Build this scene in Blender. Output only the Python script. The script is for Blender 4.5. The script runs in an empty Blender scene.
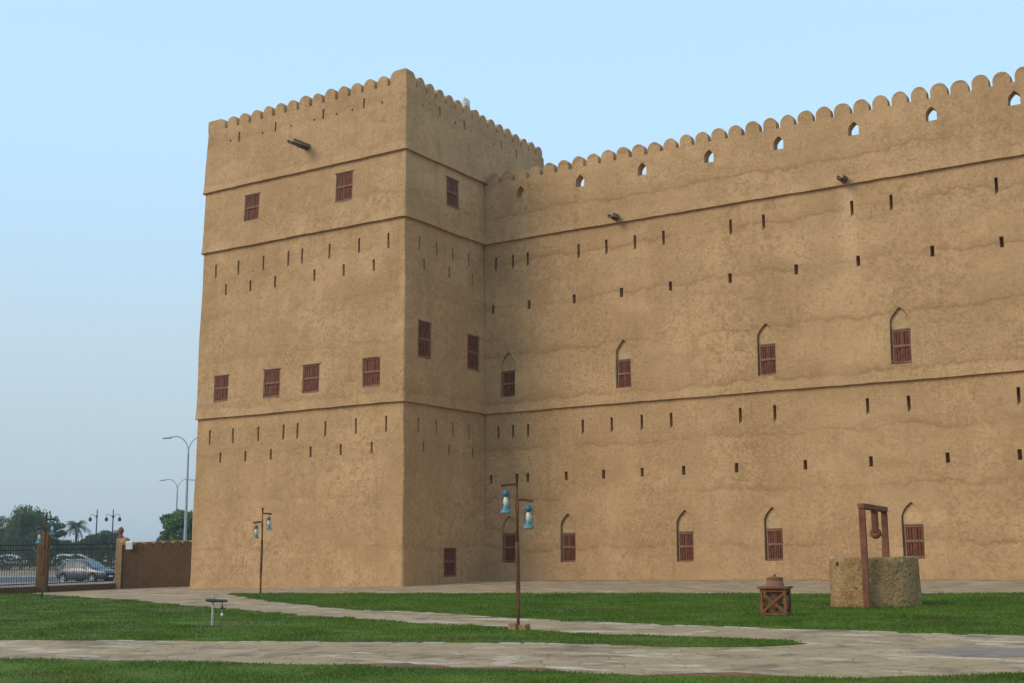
import bpy, bmesh, math, random
import numpy as np
from math import radians as rad, sin, cos, pi
from mathutils import Vector, Matrix
from mathutils.geometry import delaunay_2d_cdt

random.seed(7)
rng = np.random.default_rng(11)
S = bpy.context.scene
COL = S.collection

# ------------------------------------------------------------------ ground height (metres, fort base = 0)
def G(x, y):
    return (-.05 + .0135 * np.clip(y, -45, 6) + .014 * np.clip(x, -60, 0) + .005 * np.clip(x, 0, 40) + .012 * np.clip(y, 0, 6))

# ------------------------------------------------------------------ node helpers
def new_mat(name, rough=.9, spec=.2):
    m = bpy.data.materials.new(name); m.use_nodes = True
    b = m.node_tree.nodes['Principled BSDF']
    b.inputs['Roughness'].default_value = rough
    b.inputs['Specular IOR Level'].default_value = spec
    return m, m.node_tree, b

def nd(t, typ, **kw):
    n = t.nodes.new(typ)
    for k, v in kw.items():
        if k in n.inputs: n.inputs[k].default_value = v
        else: setattr(n, k, v)
    return n

def noise(t, vec, scale, detail=4, rough=.55, dist=0.):
    n = nd(t, 'ShaderNodeTexNoise'); n.inputs['Scale'].default_value = scale
    n.inputs['Detail'].default_value = detail; n.inputs['Roughness'].default_value = rough
    n.inputs['Distortion'].default_value = dist
    if vec is not None: t.links.new(vec, n.inputs['Vector'])
    return n.outputs['Fac']

def ramp(t, fac, stops):
    n = nd(t, 'ShaderNodeValToRGB'); e = n.color_ramp.elements
    while len(e) < len(stops): e.new(.5)
    for i, (p, c) in enumerate(stops):
        e[i].position = p; e[i].color = (c, c, c, 1) if not isinstance(c, tuple) else (*c, 1)
    t.links.new(fac, n.inputs[0]); return n.outputs[0]

def mix(t, fac, a, b, mode='MIX'):
    n = nd(t, 'ShaderNodeMix', data_type='RGBA', blend_type=mode)
    for s, v in ((n.inputs[0], fac), (n.inputs[6], a), (n.inputs[7], b)):
        if hasattr(v, 'is_linked'): t.links.new(v, s)
        elif isinstance(v, tuple): s.default_value = (*v, 1)
        else: s.default_value = v
    return n.outputs[2]

def math_(t, op, a, b=0., c=None):
    n = nd(t, 'ShaderNodeMath', operation=op)
    for i, v in enumerate((a, b, c)):
        if v is None: continue
        if hasattr(v, 'is_linked'): t.links.new(v, n.inputs[i])
        else: n.inputs[i].default_value = v
    return n.outputs[0]

def scaled(t, vec, s):
    n = nd(t, 'ShaderNodeMapping'); n.inputs['Scale'].default_value = s
    t.links.new(vec, n.inputs['Vector']); return n.outputs[0]

def bump(t, b, h, strength, dist):
    n = nd(t, 'ShaderNodeBump'); n.inputs['Strength'].default_value = strength
    n.inputs['Distance'].default_value = dist
    t.links.new(h, n.inputs['Height']); t.links.new(n.outputs[0], b.inputs['Normal'])

def world_pos(t): return nd(t, 'ShaderNodeNewGeometry').outputs['Position']
def obj_pos(t): return nd(t, 'ShaderNodeTexCoord').outputs['Object']

def plain(name, c, rough=.7, var=.25, scale=6., bumpd=0., spec=.25, metal=0., obj=True):
    m, t, b = new_mat(name, rough, spec)
    p = obj_pos(t) if obj else world_pos(t)
    n1 = noise(t, p, scale, 5, .6)
    lo = tuple(v * (1 - var) for v in c); hi = tuple(min(1, v * (1 + var)) for v in c)
    t.links.new(mix(t, ramp(t, n1, [(.3, 0.), (.7, 1.)]), lo, hi), b.inputs['Base Color'])
    b.inputs['Metallic'].default_value = metal
    if bumpd: bump(t, b, noise(t, p, scale * 4, 4), .6, bumpd)
    return m

# ------------------------------------------------------------------ materials
def plaster_mat(name, base, band=.85):
    m, t, b = new_mat(name, .95, .12)
    p = world_pos(t)
    sep = nd(t, 'ShaderNodeSeparateXYZ'); t.links.new(p, sep.inputs[0])
    dark = tuple(v * f for v, f in zip(base, (.70, .66, .59)))
    lite = tuple(v * f for v, f in zip(base, (1.10, 1.11, 1.14)))
    big = noise(t, p, .32, 5, .6, .6)
    c = mix(t, ramp(t, big, [(.36, 0.), (.64, 1.)]), dark, lite)
    c = mix(t, .42, c, base)
    # hand-laid plaster lifts: patches of slightly different tone
    lift = noise(t, scaled(t, p, (.55, .55, 1.1)), .55, 3, .5, .3)
    c = mix(t, ramp(t, lift, [(.49, 0.), (.52, .34), (.62, .16), (.8, 0.)]), c, tuple(v * .72 for v in base))
    # water-edge stain lines between lifts, one about every 2 m, broken and wavy
    if band:
        wob = noise(t, scaled(t, p, (.5, .5, .5)), 1.0, 9, .68)
        zz = math_(t, 'MULTIPLY_ADD', wob, 1.5, sep.outputs[2])
        fr = math_(t, 'FRACT', math_(t, 'MULTIPLY', zz, 1 / 2.15))
        ln = ramp(t, fr, [(0., 0.), (.03, .14), (.058, .95), (.078, .70), (.11, .32), (.20, .13), (.34, 0.)])
        msk = ramp(t, noise(t, scaled(t, p, (.6, .6, 1.)), .45, 2), [(.33, .15), (.50, 1.)])
        f = math_(t, 'MULTIPLY', math_(t, 'MULTIPLY', ln, msk), band)
        c = mix(t, f, c, tuple(v * q for v, q in zip(base, (.50, .42, .31))))
        wob2 = noise(t, scaled(t, p, (.1, .1, .45)), 1.0, 5, .6)
        fx = math_(t, 'FRACT', math_(t, 'MULTIPLY', math_(t, 'MULTIPLY_ADD', wob2, 2., sep.outputs[0]), 1 / 5.3))
        l2 = ramp(t, fx, [(0., 0.), (.02, .5), (.035, 0.)])
        m2 = ramp(t, noise(t, p, .3, 2), [(.52, 0.), (.62, .8)])
        c = mix(t, math_(t, 'MULTIPLY', math_(t, 'MULTIPLY', l2, m2), .6), c, dark)
    if band > .5:      # pale run-off below one of the rain spouts
        dx = math_(t, 'ABSOLUTE', math_(t, 'ADD', math_(t, 'MULTIPLY_ADD', noise(t, scaled(t, p, (1.5, 1.5, .3)), 1., 4), .6, sep.outputs[0]), -17.40))
        fz = ramp(t, math_(t, 'MULTIPLY', math_(t, 'ADD', sep.outputs[2], -11.2), 1 / 4.4), [(0., 0.), (.35, .8), (.93, 1.), (.97, 0.)])
        c = mix(t, math_(t, 'MULTIPLY', math_(t, 'MULTIPLY', ramp(t, dx, [(.2, .75), (.55, 0.)]), fz), 1.), c, tuple(min(1, v * q) for v, q in zip(base, (1.2, 1.25, 1.35))))
    # rain streaks running down
    st = noise(t, scaled(t, p, (1.9, 1.9, .12)), 1.0, 5, .65, .2)
    c = mix(t, ramp(t, st, [(.52, 0.), (.74, .38)]), c, tuple(v * q for v, q in zip(base, (.60, .55, .47))))
    st2 = noise(t, scaled(t, p, (1.2, 1.2, .08)), 1.0, 4, .6, .2)
    c = mix(t, ramp(t, st2, [(.60, 0.), (.80, .30)]), c, tuple(min(1, v * 1.25) for v in base))
    mott = noise(t, p, 2.9, 7, .72, .9)
    pm = ramp(t, noise(t, p, .28, 3, .5, .4), [(.40, .2), (.60, 1.)])
    c = mix(t, math_(t, 'MULTIPLY', pm, ramp(t, mott, [(.38, .75), (.50, 0.)])), c, tuple(v * q for v, q in zip(base, (.66, .60, .52))))
    c = mix(t, math_(t, 'MULTIPLY', pm, ramp(t, mott, [(.54, 0.), (.70, .45)])), c, tuple(min(1, v * 1.2) for v in base))
    # straw flecks and pits
    fine = noise(t, p, 9., 6, .75)
    pf_ = ramp(t, noise(t, p, .42, 3, .5, .6), [(.36, .35), (.62, 1.)])
    c = mix(t, math_(t, 'MULTIPLY', pf_, ramp(t, fine, [(.38, .72), (.48, 0.)])), c, tuple(v * .52 for v in base))
    c = mix(t, math_(t, 'MULTIPLY', pf_, ramp(t, fine, [(.54, 0.), (.66, .5)])), c, tuple(min(1, v * 1.3) for v in base))
    t.links.new(c, b.inputs['Base Color'])
    h = math_(t, 'ADD', math_(t, 'MULTIPLY', noise(t, p, 2.2, 5, .6), .7), math_(t, 'MULTIPLY', noise(t, p, 12., 5, .7), .6))
    bump(t, b, h, .8, .05)
    return m

M = {}
M['plaster'] = plaster_mat('mud_plaster', (.540, .326, .160), .66)
M['plaster_panel'] = plaster_mat('arch_panel_plaster', (.57, .37, .185), 0)
M['plaster_tower'] = plaster_mat('tower_mud_plaster', (.540, .326, .160), .32)
M['plaster_brown'] = plaster_mat('brown_mud_plaster', (.158, .086, .040), band=0)
M['plaster_mid'] = plaster_mat('mid_brown_plaster', (.20, .112, .05), 0)
M['shutter'] = plain('red_brown_shutter_wood', (.158, .050, .023), .75, .45, 5., .004)
M['frame'] = plain('weathered_pinkish_wood', (.235, .125, .074), .8, .25, 7., .004)
M['dark'] = plain('dark_inside', (.02, .014, .01), .95, .2)
M['spout'] = plain('old_grey_brown_wood', (.165, .105, .07), .85, .4, 6., .006)
M['post'] = plain('rust_brown_pole_wood', (.135, .058, .028), .75, .35, 5., .006)
M['red_wood'] = plain('red_brown_timber', (.195, .070, .034), .72, .4, 4., .008)
M['stand_wood'] = plain('orange_brown_timber', (.195, .076, .030), .75, .35, 7., .005)
M['clay'] = plain('fired_clay', (.27, .125, .075), .85, .2, 5., .006)
M['teal'] = plain('faded_teal_paint', (.030, .125, .165), .45, .35, 9., .002, .4)
M['teal_light'] = plain('pale_teal_paint', (.085, .215, .225), .45, .35, 9., .002, .4)
M['bulb_white'] = plain('frosted_lantern_chimney', (.62, .58, .50), .3, .1, 9., 0., .5)
M['white'] = plain('weathered_white_paint', (.82, .80, .76), .6, .2, 7., .003)
M['grey_white'] = plain('weathered_grey_white_paint', (.42, .41, .39), .7, .3, 9., .003)
M['dark_wood'] = plain('dark_grey_timber', (.085, .07, .065), .85, .35, 8., .006)
M['iron'] = plain('dark_painted_iron', (.035, .028, .024), .55, .3, 6., 0., .4)
M['galv'] = plain('galvanised_steel', (.38, .40, .41), .45, .12, 3., 0., .4, .3)
M['rope'] = plain('old_rope', (.16, .11, .065), .95, .3, 20., .004)
M['rubber'] = plain('tyre_rubber', (.02, .02, .022), .85, .2)
M['alloy'] = plain('alloy_wheel', (.42, .43, .44), .35, .15, 6., 0., .5, .6)
M['silver'] = plain('silver_grey_car_paint', (.13, .125, .128), .28, .06, 2., 0., .6, .45)
M['navy'] = plain('dark_blue_bonnet_paint', (.035, .055, .095), .22, .08, 2., 0., .6, .3)  # sky reflected in the silver bonnet, put into the colour as dark blue
M['white_car'] = plain('white_car_paint', (.72, .72, .72), .3, .05, 2., 0., .5)
M['lamp_glass'] = plain('headlamp_lens', (.75, .78, .8), .15, .05, 5., 0., .7)
M['black'] = plain('black_plastic', (.02, .02, .022), .6, .2)
M['red_finial'] = plain('reddish_clay_finial', (.22, .085, .055), .8, .3, 8., .006)
M['slab'] = plain('dark_slate_slab', (.25, .19, .15), .8, .22, 3., .006)
M['kerb'] = plain('pale_edging_stone', (.36, .32, .265), .9, .35, 1.3, .01, obj=False)
M['road_kerb'] = plain('road_kerb_concrete', (.45, .43, .39), .9, .2, 1., .01, obj=False)
m, t, b = new_mat('car_glass', .25, .35); b.inputs['Base Color'].default_value = (.03, .045, .05, 1); M['glass'] = m
m, t, b = new_mat('windscreen_glass', .05, .8); b.inputs['Base Color'].default_value = (.10, .17, .19, 1); M['screen'] = m

# rubble masonry of the well: pebbles in mortar
m, t, b = new_mat('rubble_masonry', .95, .12); p = obj_pos(t)
v = nd(t, 'ShaderNodeTexVoronoi'); v.inputs['Scale'].default_value = 13.; t.links.new(p, v.inputs['Vector'])
v2 = nd(t, 'ShaderNodeTexVoronoi'); v2.inputs['Scale'].default_value = 5.2; t.links.new(p, v2.inputs['Vector'])
n1 = noise(t, p, 2.2, 5, .6); n2 = noise(t, p, 13., 5, .7)
c = mix(t, ramp(t, n1, [(.35, 0.), (.65, 1.)]), (.27, .148, .062), (.42, .25, .11))
c = mix(t, ramp(t, v.outputs['Distance'], [(.12, .5), (.42, 0.)]), c, (.47, .31, .155))
c = mix(t, ramp(t, n2, [(.34, .7), (.46, 0.)]), c, (.075, .05, .028))
sepc = nd(t, 'ShaderNodeSeparateColor'); t.links.new(v2.outputs['Color'], sepc.inputs[0])
pick = math_(t, 'MULTIPLY', ramp(t, sepc.outputs[0], [(.76, 0.), (.78, 1.)]), ramp(t, v2.outputs['Distance'], [(.27, 1.), (.34, 0.)]))
c = mix(t, pick, c, mix(t, ramp(t, sepc.outputs[1], [(.5, 0.), (.55, 1.)]), (.50, .375, .235), (.085, .05, .028)))
t.links.new(c, b.inputs['Base Color'])
bump(t, b, math_(t, 'SUBTRACT', n2, math_(t, 'MULTIPLY', v.outputs['Distance'], .8)), .9, .035); M['rubble'] = m

# flagstone path
m, t, b = new_mat('worn_flagstone', .9, .15); p = world_pos(t)
wp = nd(t, 'ShaderNodeVectorMath', operation='MULTIPLY_ADD')
nn = nd(t, 'ShaderNodeTexNoise'); nn.inputs['Scale'].default_value = 1.2; t.links.new(p, nn.inputs['Vector'])
t.links.new(nn.outputs['Color'], wp.inputs[0]); wp.inputs[1].default_value = (.5, .5, 0); t.links.new(p, wp.inputs[2])
v = nd(t, 'ShaderNodeTexVoronoi'); v.inputs['Scale'].default_value = 2.3; t.links.new(wp.outputs[0], v.inputs['Vector'])
e = nd(t, 'ShaderNodeTexVoronoi', feature='DISTANCE_TO_EDGE'); e.inputs['Scale'].default_value = 2.3; t.links.new(wp.outputs[0], e.inputs['Vector'])
sepc = nd(t, 'ShaderNodeSeparateColor'); t.links.new(v.outputs['Color'], sepc.inputs[0])
c = ramp(t, sepc.outputs[0], [(0., (.35, .225, .125)), (.3, (.43, .30, .175)), (.55, (.40, .245, .155)), (.72, (.52, .385, .235)), (.9, (.44, .27, .165)), (1., (.60, .47, .34))])
big = noise(t, p, .35, 4, .6)
c = mix(t, ramp(t, big, [(.36, .15), (.56, .92)]), c, (.40, .275, .145))
c = mix(t, ramp(t, noise(t, p, 1.4, 5, .65), [(.36, .75), (.50, 0.)]), c, (.18, .115, .07))
c = mix(t, ramp(t, noise(t, scaled(t, p, (.6, 1.6, 1.)), 1.1, 4, .6), [(.57, 0.), (.66, .75)]), c, (.66, .53, .39))
c = mix(t, ramp(t, e.outputs['Distance'], [(.0, .30), (.06, 0.)]), c, (.16, .125, .085))
c = mix(t, ramp(t, noise(t, p, 14., 4, .7), [(.35, .4), (.5, 0.)]), c, (.19, .15, .11))
t.links.new(c, b.inputs['Base Color'])
bump(t, b, math_(t, 'ADD', ramp(t, e.outputs['Distance'], [(0., 0.), (.06, .6)]), math_(t, 'MULTIPLY', noise(t, p, 3., 5), .8)), .6, .03); M['flag'] = m

# dry earth
m, t, b = new_mat('dry_earth', .97, .1); p = world_pos(t)
c = mix(t, ramp(t, noise(t, p, .25, 6, .6), [(.35, 0.), (.65, 1.)]), (.21, .15, .095), (.32, .245, .165))
c = mix(t, ramp(t, noise(t, p, 9., 5, .7), [(.35, .4), (.5, 0.)]), c, (.14, .1, .065))
t.links.new(c, b.inputs['Base Color']); bump(t, b, noise(t, p, 6., 5), .5, .02); M['earth'] = m

# asphalt
m, t, b = new_mat('asphalt', .85, .25); p = world_pos(t)
c = mix(t, noise(t, p, 1.3, 5, .6), (.055, .055, .058), (.115, .113, .113))
t.links.new(c, b.inputs['Base Color']); M['asphalt'] = m

# grass: blades and the soil / thatch under them
def grass_mat(name, dry):
    m, t, b = new_mat(name, .8, .12); p = world_pos(t)
    g = nd(t, 'ShaderNodeNewGeometry')
    c = mix(t, g.outputs['Random Per Island'], (.084, .150, .011), (.142, .220, .020))
    c = mix(t, ramp(t, noise(t, p, .45, 5, .6), [(.38, 0.), (.66, .75)]), c, (.048, .100, .011))
    c = mix(t, ramp(t, noise(t, p, 1.3, 4, .6), [(.54, 0.), (.68, .7)]), c, (.165, .205, .03))
    c = mix(t, ramp(t, noise(t, scaled(t, p, (.5, 1.4, 1)), .5, 4, .65), [(.55, 0.), (.68, .62)]), c, (.15, .125, .042))
    # worn patch round the little post
    dv = nd(t, 'ShaderNodeVectorMath', operation='DISTANCE'); t.links.new(scaled(t, p, (.55, 1., 0)), dv.inputs[0]); dv.inputs[1].default_value = (11.9 * .55, -21.5, 0)
    w = math_(t, 'ADD', dv.outputs['Value'], math_(t, 'MULTIPLY', noise(t, p, 2.2, 4), .9))
    c = mix(t, ramp(t, w, [(.72, .85), (1.5, 0.)]), c, (.19, .105, .05))
    if dry: c = mix(t, .45, c, (.085, .095, .025))
    t.links.new(c, b.inputs['Base Color'])
    if not dry:
        tr = nd(t, 'ShaderNodeBsdfTranslucent'); t.links.new(c, tr.inputs['Color'])
        ms = nd(t, 'ShaderNodeMixShader'); ms.inputs[0].default_value = .25
        out = t.nodes['Material Output']
        t.links.new(b.outputs[0], ms.inputs[1]); t.links.new(tr.outputs[0], ms.inputs[2]); t.links.new(ms.outputs[0], out.inputs[0])
    return m
M['blade'] = grass_mat('grass_blades', False); M['turf'] = grass_mat('turf', True)

def leaf_mat(name, a, b_):
    m, t, b = new_mat(name, .7, .2); p = world_pos(t)
    g = nd(t, 'ShaderNodeNewGeometry')
    c = mix(t, g.outputs['Random Per Island'], a, b_)
    c = mix(t, ramp(t, noise(t, p, .5, 3), [(.35, .5), (.6, 0.)]), c, tuple(v * .6 for v in a))
    t.links.new(c, b.inputs['Base Color'])
    tr = nd(t, 'ShaderNodeBsdfTranslucent'); t.links.new(c, tr.inputs['Color'])
    ms = nd(t, 'ShaderNodeMixShader'); ms.inputs[0].default_value = .3
    t.links.new(b.outputs[0], ms.inputs[1]); t.links.new(tr.outputs[0], ms.inputs[2])
    t.links.new(ms.outputs[0], t.nodes['Material Output'].inputs[0]); return m
M['leaf_olive'] = leaf_mat('olive_leaves', (.10, .15, .055), (.175, .22, .10))
M['leaf_dark'] = leaf_mat('dark_leaves', (.06, .10, .034), (.115, .165, .06))
M['leaf_mid'] = leaf_mat('mid_green_leaves', (.11, .185, .055), (.185, .27, .10))
M['leaf_palm'] = leaf_mat('palm_leaves', (.10, .14, .065), (.18, .215, .11))
M['bark'] = plain('bark', (.10, .075, .05), .95, .35, 3., .02)

# ------------------------------------------------------------------ object helpers
def worg(o):
    v = Vector((0, 0, 0))
    while o is not None: v += o.location; o = o.parent
    return v

def put(name, me, mat, parent, org):
    po = worg(parent) if parent else Vector((0, 0, 0))
    o = bpy.data.objects.new(name, me); COL.objects.link(o)
    if parent: o.parent = parent
    o.location = org - po
    if mat is not None and not me.materials: me.materials.append(mat)
    return o

def mk(name, verts, faces, mat, parent=None, org=None, smooth=False):
    org = Vector(org) if org is not None else (worg(parent) if parent else Vector((0, 0, 0)))
    me = bpy.data.meshes.new(name)
    me.from_pydata([tuple(Vector(v) - org) for v in verts], [], faces); me.update()
    if smooth: me.polygons.foreach_set('use_smooth', [True] * len(me.polygons))
    return put(name, me, mat, parent, org)

def mkbm(name, bm, mat, parent=None, org=None, smooth=False, bevel=0.):
    if bevel:
        bmesh.ops.bevel(bm, geom=bm.edges[:], offset=bevel, segments=1, affect='EDGES', profile=.6)
    org = Vector(org) if org is not None else (worg(parent) if parent else Vector((0, 0, 0)))
    bmesh.ops.translate(bm, verts=bm.verts, vec=-org)
    bmesh.ops.recalc_face_normals(bm, faces=bm.faces)
    me = bpy.data.meshes.new(name); bm.to_mesh(me); bm.free()
    if smooth:
        me.polygons.foreach_set('use_smooth', [True] * len(me.polygons))
    return put(name, me, mat, parent, org)

def soft(o, ang=40):
    me = o.data
    bm = bmesh.new(); bm.from_mesh(me)
    for f in bm.faces: f.smooth = True
    for e in bm.edges:
        if len(e.link_faces) == 2 and e.calc_face_angle(0) > rad(ang): e.smooth = False
    bm.to_mesh(me); bm.free(); return o

def tag(o, label=None, cat=None, group=None, kind=None):
    for k, v in (('label', label), ('category', cat), ('group', group), ('kind', kind)):
        if v: o[k] = v
    return o

def empty(name, loc, label, cat, group=None, rz=0):
    o = bpy.data.objects.new(name, None); COL.objects.link(o)
    o.location = loc; o.rotation_euler.z = rz; o.empty_display_size = .3
    return tag(o, label, cat, group)

def copy_tree(o, parent=None):
    c = o.copy(); COL.objects.link(c); c.parent = parent
    for ch in list(o.children): copy_tree(ch, c)
    return c

def box(bm, c, s, rot=None):
    mt = Matrix.Translation(Vector(c))
    if rot is not None: mt = mt @ rot.to_4x4()
    mt = mt @ Matrix.Diagonal((*s, 1))
    return bmesh.ops.create_cube(bm, size=1, matrix=mt)['verts']

def bar(bm, a, b_, w, h=None, roll=0.):
    a, b_ = Vector(a), Vector(b_); d = b_ - a
    q = d.to_track_quat('X', 'Z').to_matrix() @ Matrix.Rotation(roll, 3, 'X')
    return box(bm, (a + b_) / 2, (d.length, w, h or w), q)

def tube(bm, pts, radii, n=10, caps=True):
    pts = [Vector(p) for p in pts]; rings = []
    for i, p in enumerate(pts):
        d = (pts[min(i + 1, len(pts) - 1)] - pts[max(i - 1, 0)]).normalized()
        q = d.to_track_quat('Z', 'Y').to_matrix()
        r = radii[i] if hasattr(radii, '__len__') else radii
        rings.append([bm.verts.new(p + q @ Vector((r * cos(2 * pi * k / n), r * sin(2 * pi * k / n), 0))) for k in range(n)])
    for a, b_ in zip(rings, rings[1:]):
        for k in range(n): bm.faces.new((a[k], a[(k + 1) % n], b_[(k + 1) % n], b_[k]))
    if caps: bm.faces.new(rings[0][::-1]); bm.faces.new(rings[-1])

def lathe(bm, prof, c=(0, 0, 0), n=20, caps=True, jit=0.):
    rings = []
    for r, z in prof:
        rings.append([bm.verts.new(Vector(c) + Vector((r * (1 + jit * random.uniform(-1, 1)) * cos(2 * pi * k / n), r * (1 + jit * random.uniform(-1, 1)) * sin(2 * pi * k / n), z + jit * .3 * random.uniform(-1, 1)))) for k in range(n)])
    for a, b_ in zip(rings, rings[1:]):
        for k in range(n): bm.faces.new((a[k], a[(k + 1) % n], b_[(k + 1) % n], b_[k]))
    if caps: bm.faces.new(rings[0][::-1]); bm.faces.new(rings[-1])

# ------------------------------------------------------------------ hand-plastered unevenness: the same smooth wobble for every wall vertex
_w = [(rng.normal(size=3) * 2 * pi / L, rng.uniform(0, 6.28, 3), a) for L, a in ((5., .007), (3.1, .005), (1.7, .003), (1.1, .002), (.7, .002), (.45, .0015)) for _ in (0, 1)]
def warp(p):
    p = np.asarray(p, float); d = np.zeros_like(p)
    for k, ph, a in _w:
        s = p @ k
        for j in range(3): d[..., j] += a * np.sin(s + ph[j])
    return p + d

def lines(lo, hi, step, extra):
    n = max(1, int(round((hi - lo) / step)))
    v = list(np.linspace(lo, hi, n + 1)) + [e for e in extra if lo < e < hi]
    v.sort(); out = [v[0]]
    ex = set(round(e, 4) for e in extra)
    for q in v[1:]:
        if q - out[-1] < 1e-4: continue
        out.append(q)
    # drop regular lines that crowd an opening's edge
    keep = [out[0]]
    for i in range(1, len(out) - 1):
        q = out[i]
        if round(q, 4) not in ex and (q - keep[-1] < .06 or out[i + 1] - q < .06): continue
        keep.append(q)
    return keep + [out[-1]]

class Shell:
    def __init__(s): s.v = []; s.f = []
    def add(s, p): s.v.append(p); return len(s.v) - 1
    def poly(s, ps): s.f.append([s.add(p) for p in ps])

def arch_curve(h, n=7):
    u0, u1, zs, za = h['u0'], h['u1'], h['zs'], h['z1']
    uc = (u0 + u1) / 2
    L = []
    for i in range(n + 1):
        a = i / n * pi / 2
        e = 1 - (1 - sin(a)) if False else a / (pi / 2)
        # pointed arch: bulging near the springing, straighter near the point
        L.append((u0 + (uc - u0) * (e ** 1.9 * .75 + e * .25), zs + (za - zs) * e))
    R = [(u0 + u1 - u, z) for u, z in L[::-1]]
    return L, R

def tier(sh, pos, us, z0, z1, step, holes, flip=False):
    """One storey of wall face: a grid of quads with its openings left out, and the reveals of each opening."""
    hs = [h for h in holes if h['z0'] > z0 and h['z1'] < z1]
    zs = lines(z0, z1, step, [e for h in hs for e in (h['z0'], h['z1'])])
    P = {}
    def gv(i, j):
        if (i, j) not in P: P[i, j] = sh.add(pos(us[i], zs[j], 0))
        return P[i, j]
    for i in range(len(us) - 1):
        uc = (us[i] + us[i + 1]) / 2
        hu = [h for h in hs if h['u0'] < uc < h['u1']]
        for j in range(len(zs) - 1):
            zc = (zs[j] + zs[j + 1]) / 2
            if any(h['z0'] < zc < h['z1'] for h in hu): continue
            q = [gv(i, j), gv(i + 1, j), gv(i + 1, j + 1), gv(i, j + 1)]
            sh.f.append(q[::-1] if flip else q)
    for h in hs:
        d = h['d']; u0, u1, a, b_ = h['u0'], h['u1'], h['z0'], h['z1']
        if h.get('zs'):
            L, R = arch_curve(h)
            for C_, c0 in ((L, (u0, b_)), (R, (u1, b_))):
                for q, r in zip(C_, C_[1:]): sh.poly([pos(*c0, 0), pos(*q, 0), pos(*r, 0)])
            out = [(u0, a), (u1, a)] + R[::-1] + L[::-1][1:]
            if h.get('front_only'): continue
            for q, r in zip(out, out[1:] + out[:1]):
                sh.poly([pos(*q, 0), pos(*r, 0), pos(*r, d), pos(*q, d)])
            if not h.get('through'): sh.poly([pos(*q, d) for q in out])
        else:
            k = a + (b_ - a) * h.get('slope', 0.)      # floor climbs inward to this height
            sh.poly([pos(u0, a, 0), pos(u1, a, 0), pos(u1, k, d), pos(u0, k, d)])
            sh.poly([pos(u0, b_, 0), pos(u1, b_, 0), pos(u1, b_, d), pos(u0, b_, d)])
            for u in (u0, u1): sh.poly([pos(u, a, 0), pos(u, b_, 0), pos(u, b_, d), pos(u, k, d)])
            sh.poly([pos(u0, k, d), pos(u1, k, d), pos(u1, b_, d), pos(u0, b_, d)])

Z1, Z2, Z3 = 7.51, 15.41, 18.37
W, D, L = 12.06, 6.07, 11.75
ZT, ZM = 21.45, 22.03            # tower parapet notch and merlon top
CT, CM = 18.28, 18.80            # curtain wall notch and merlon top
EYE_Z = 1.05

def offs(z, tiers):
    for (a, b_) in tiers:
        if a <= z <= b_ + 1e-6:
            e = (z - a) / (b_ - a)
            lip = .04 * math.exp(-((z - a) / .12) ** 2) if a > 0 else 0
            return .065 - .10 * e + lip
    return 0.

def slit(u, z0, z1, w=.11, tall=True):
    j = lambda s: random.uniform(-s, s)
    return dict(u0=u - w / 2, u1=u + w / 2, z0=round(z0, 2), z1=round(z1, 2), d=.42 if tall else .38, slope=.62 if tall else .15)

# ---- openings, tower main face (u = x) and tower side face (u = y)
A_h, B_h, C_h = [], [], []
for x in (-11.18, -9.70, -8.15, -6.63, -5.80, -4.22, -2.55, -.92):
    A_h += [slit(x + .02, 14.09, 14.80), slit(x - .01, 6.24, 6.96)]
for x in (-10.47, -8.93, -7.38, -5.04, -3.38, -1.69):
    A_h += [slit(x, 13.22, 13.74, .12, False), slit(x, 5.42, 5.89, .12, False)]
for y in (1.06, 2.32, 3.56, 4.83): B_h += [slit(y, 14.15, 14.77, .10), slit(y, 6.27, 6.93, .10)]
for y in (1.40, 3.24, 5.10): B_h += [slit(y, 13.32, 13.83, .11, False), slit(y, 5.48, 5.92, .11, False)]
for x, a, b_ in ((-9.94, 20.60, 21.08), (-7.60, 20.63, 21.11), (-4.73, 20.66, 21.14), (-2.36, 20.68, 21.16)): A_h.append(slit(x, a, b_, .10))
for y, a, b_ in ((2.53, 20.66, 21.12), (4.43, 20.64, 21.10), (7.69, 20.66, 21.14), (9.11, 20.66, 21.14)): B_h.append(slit(y, a, b_, .11))
for x in (-10.48, -8.41, -6.64, -5.25, -3.95, -3.02, -1.33): A_h.append(dict(u0=x - .05, u1=x + .05, z0=20.70, z1=20.79, d=.3))
for y in (1.22, 3.69, 4.97, 7.01, 8.43, 10.79): B_h.append(dict(u0=y - .055, u1=y + .055, z0=20.70, z1=20.79, d=.3))
A_win = [(-9.41, -8.49, 16.59, 17.82), (-3.87, -2.92, 16.65, 17.92), (-10.96, -10.05, 8.27, 9.43), (-7.86, -6.90, 8.21, 9.44), (-5.56, -4.60, 8.23, 9.44), (-2.19, -1.23, 8.25, 9.45)]
B_win = [(3.00, 3.94, 16.61, 17.91), (.91, 1.84, 9.52, 11.04), (4.61, 5.58, 9.45, 10.99), (2.80, 3.76, .30, 1.52)]
for w_ in A_win: A_h.append(dict(u0=w_[0], u1=w_[1], z0=w_[2], z1=w_[3], d=.20))
for w_ in B_win: B_h.append(dict(u0=w_[0], u1=w_[1], z0=w_[2], z1=w_[3], d=.20))
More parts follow.
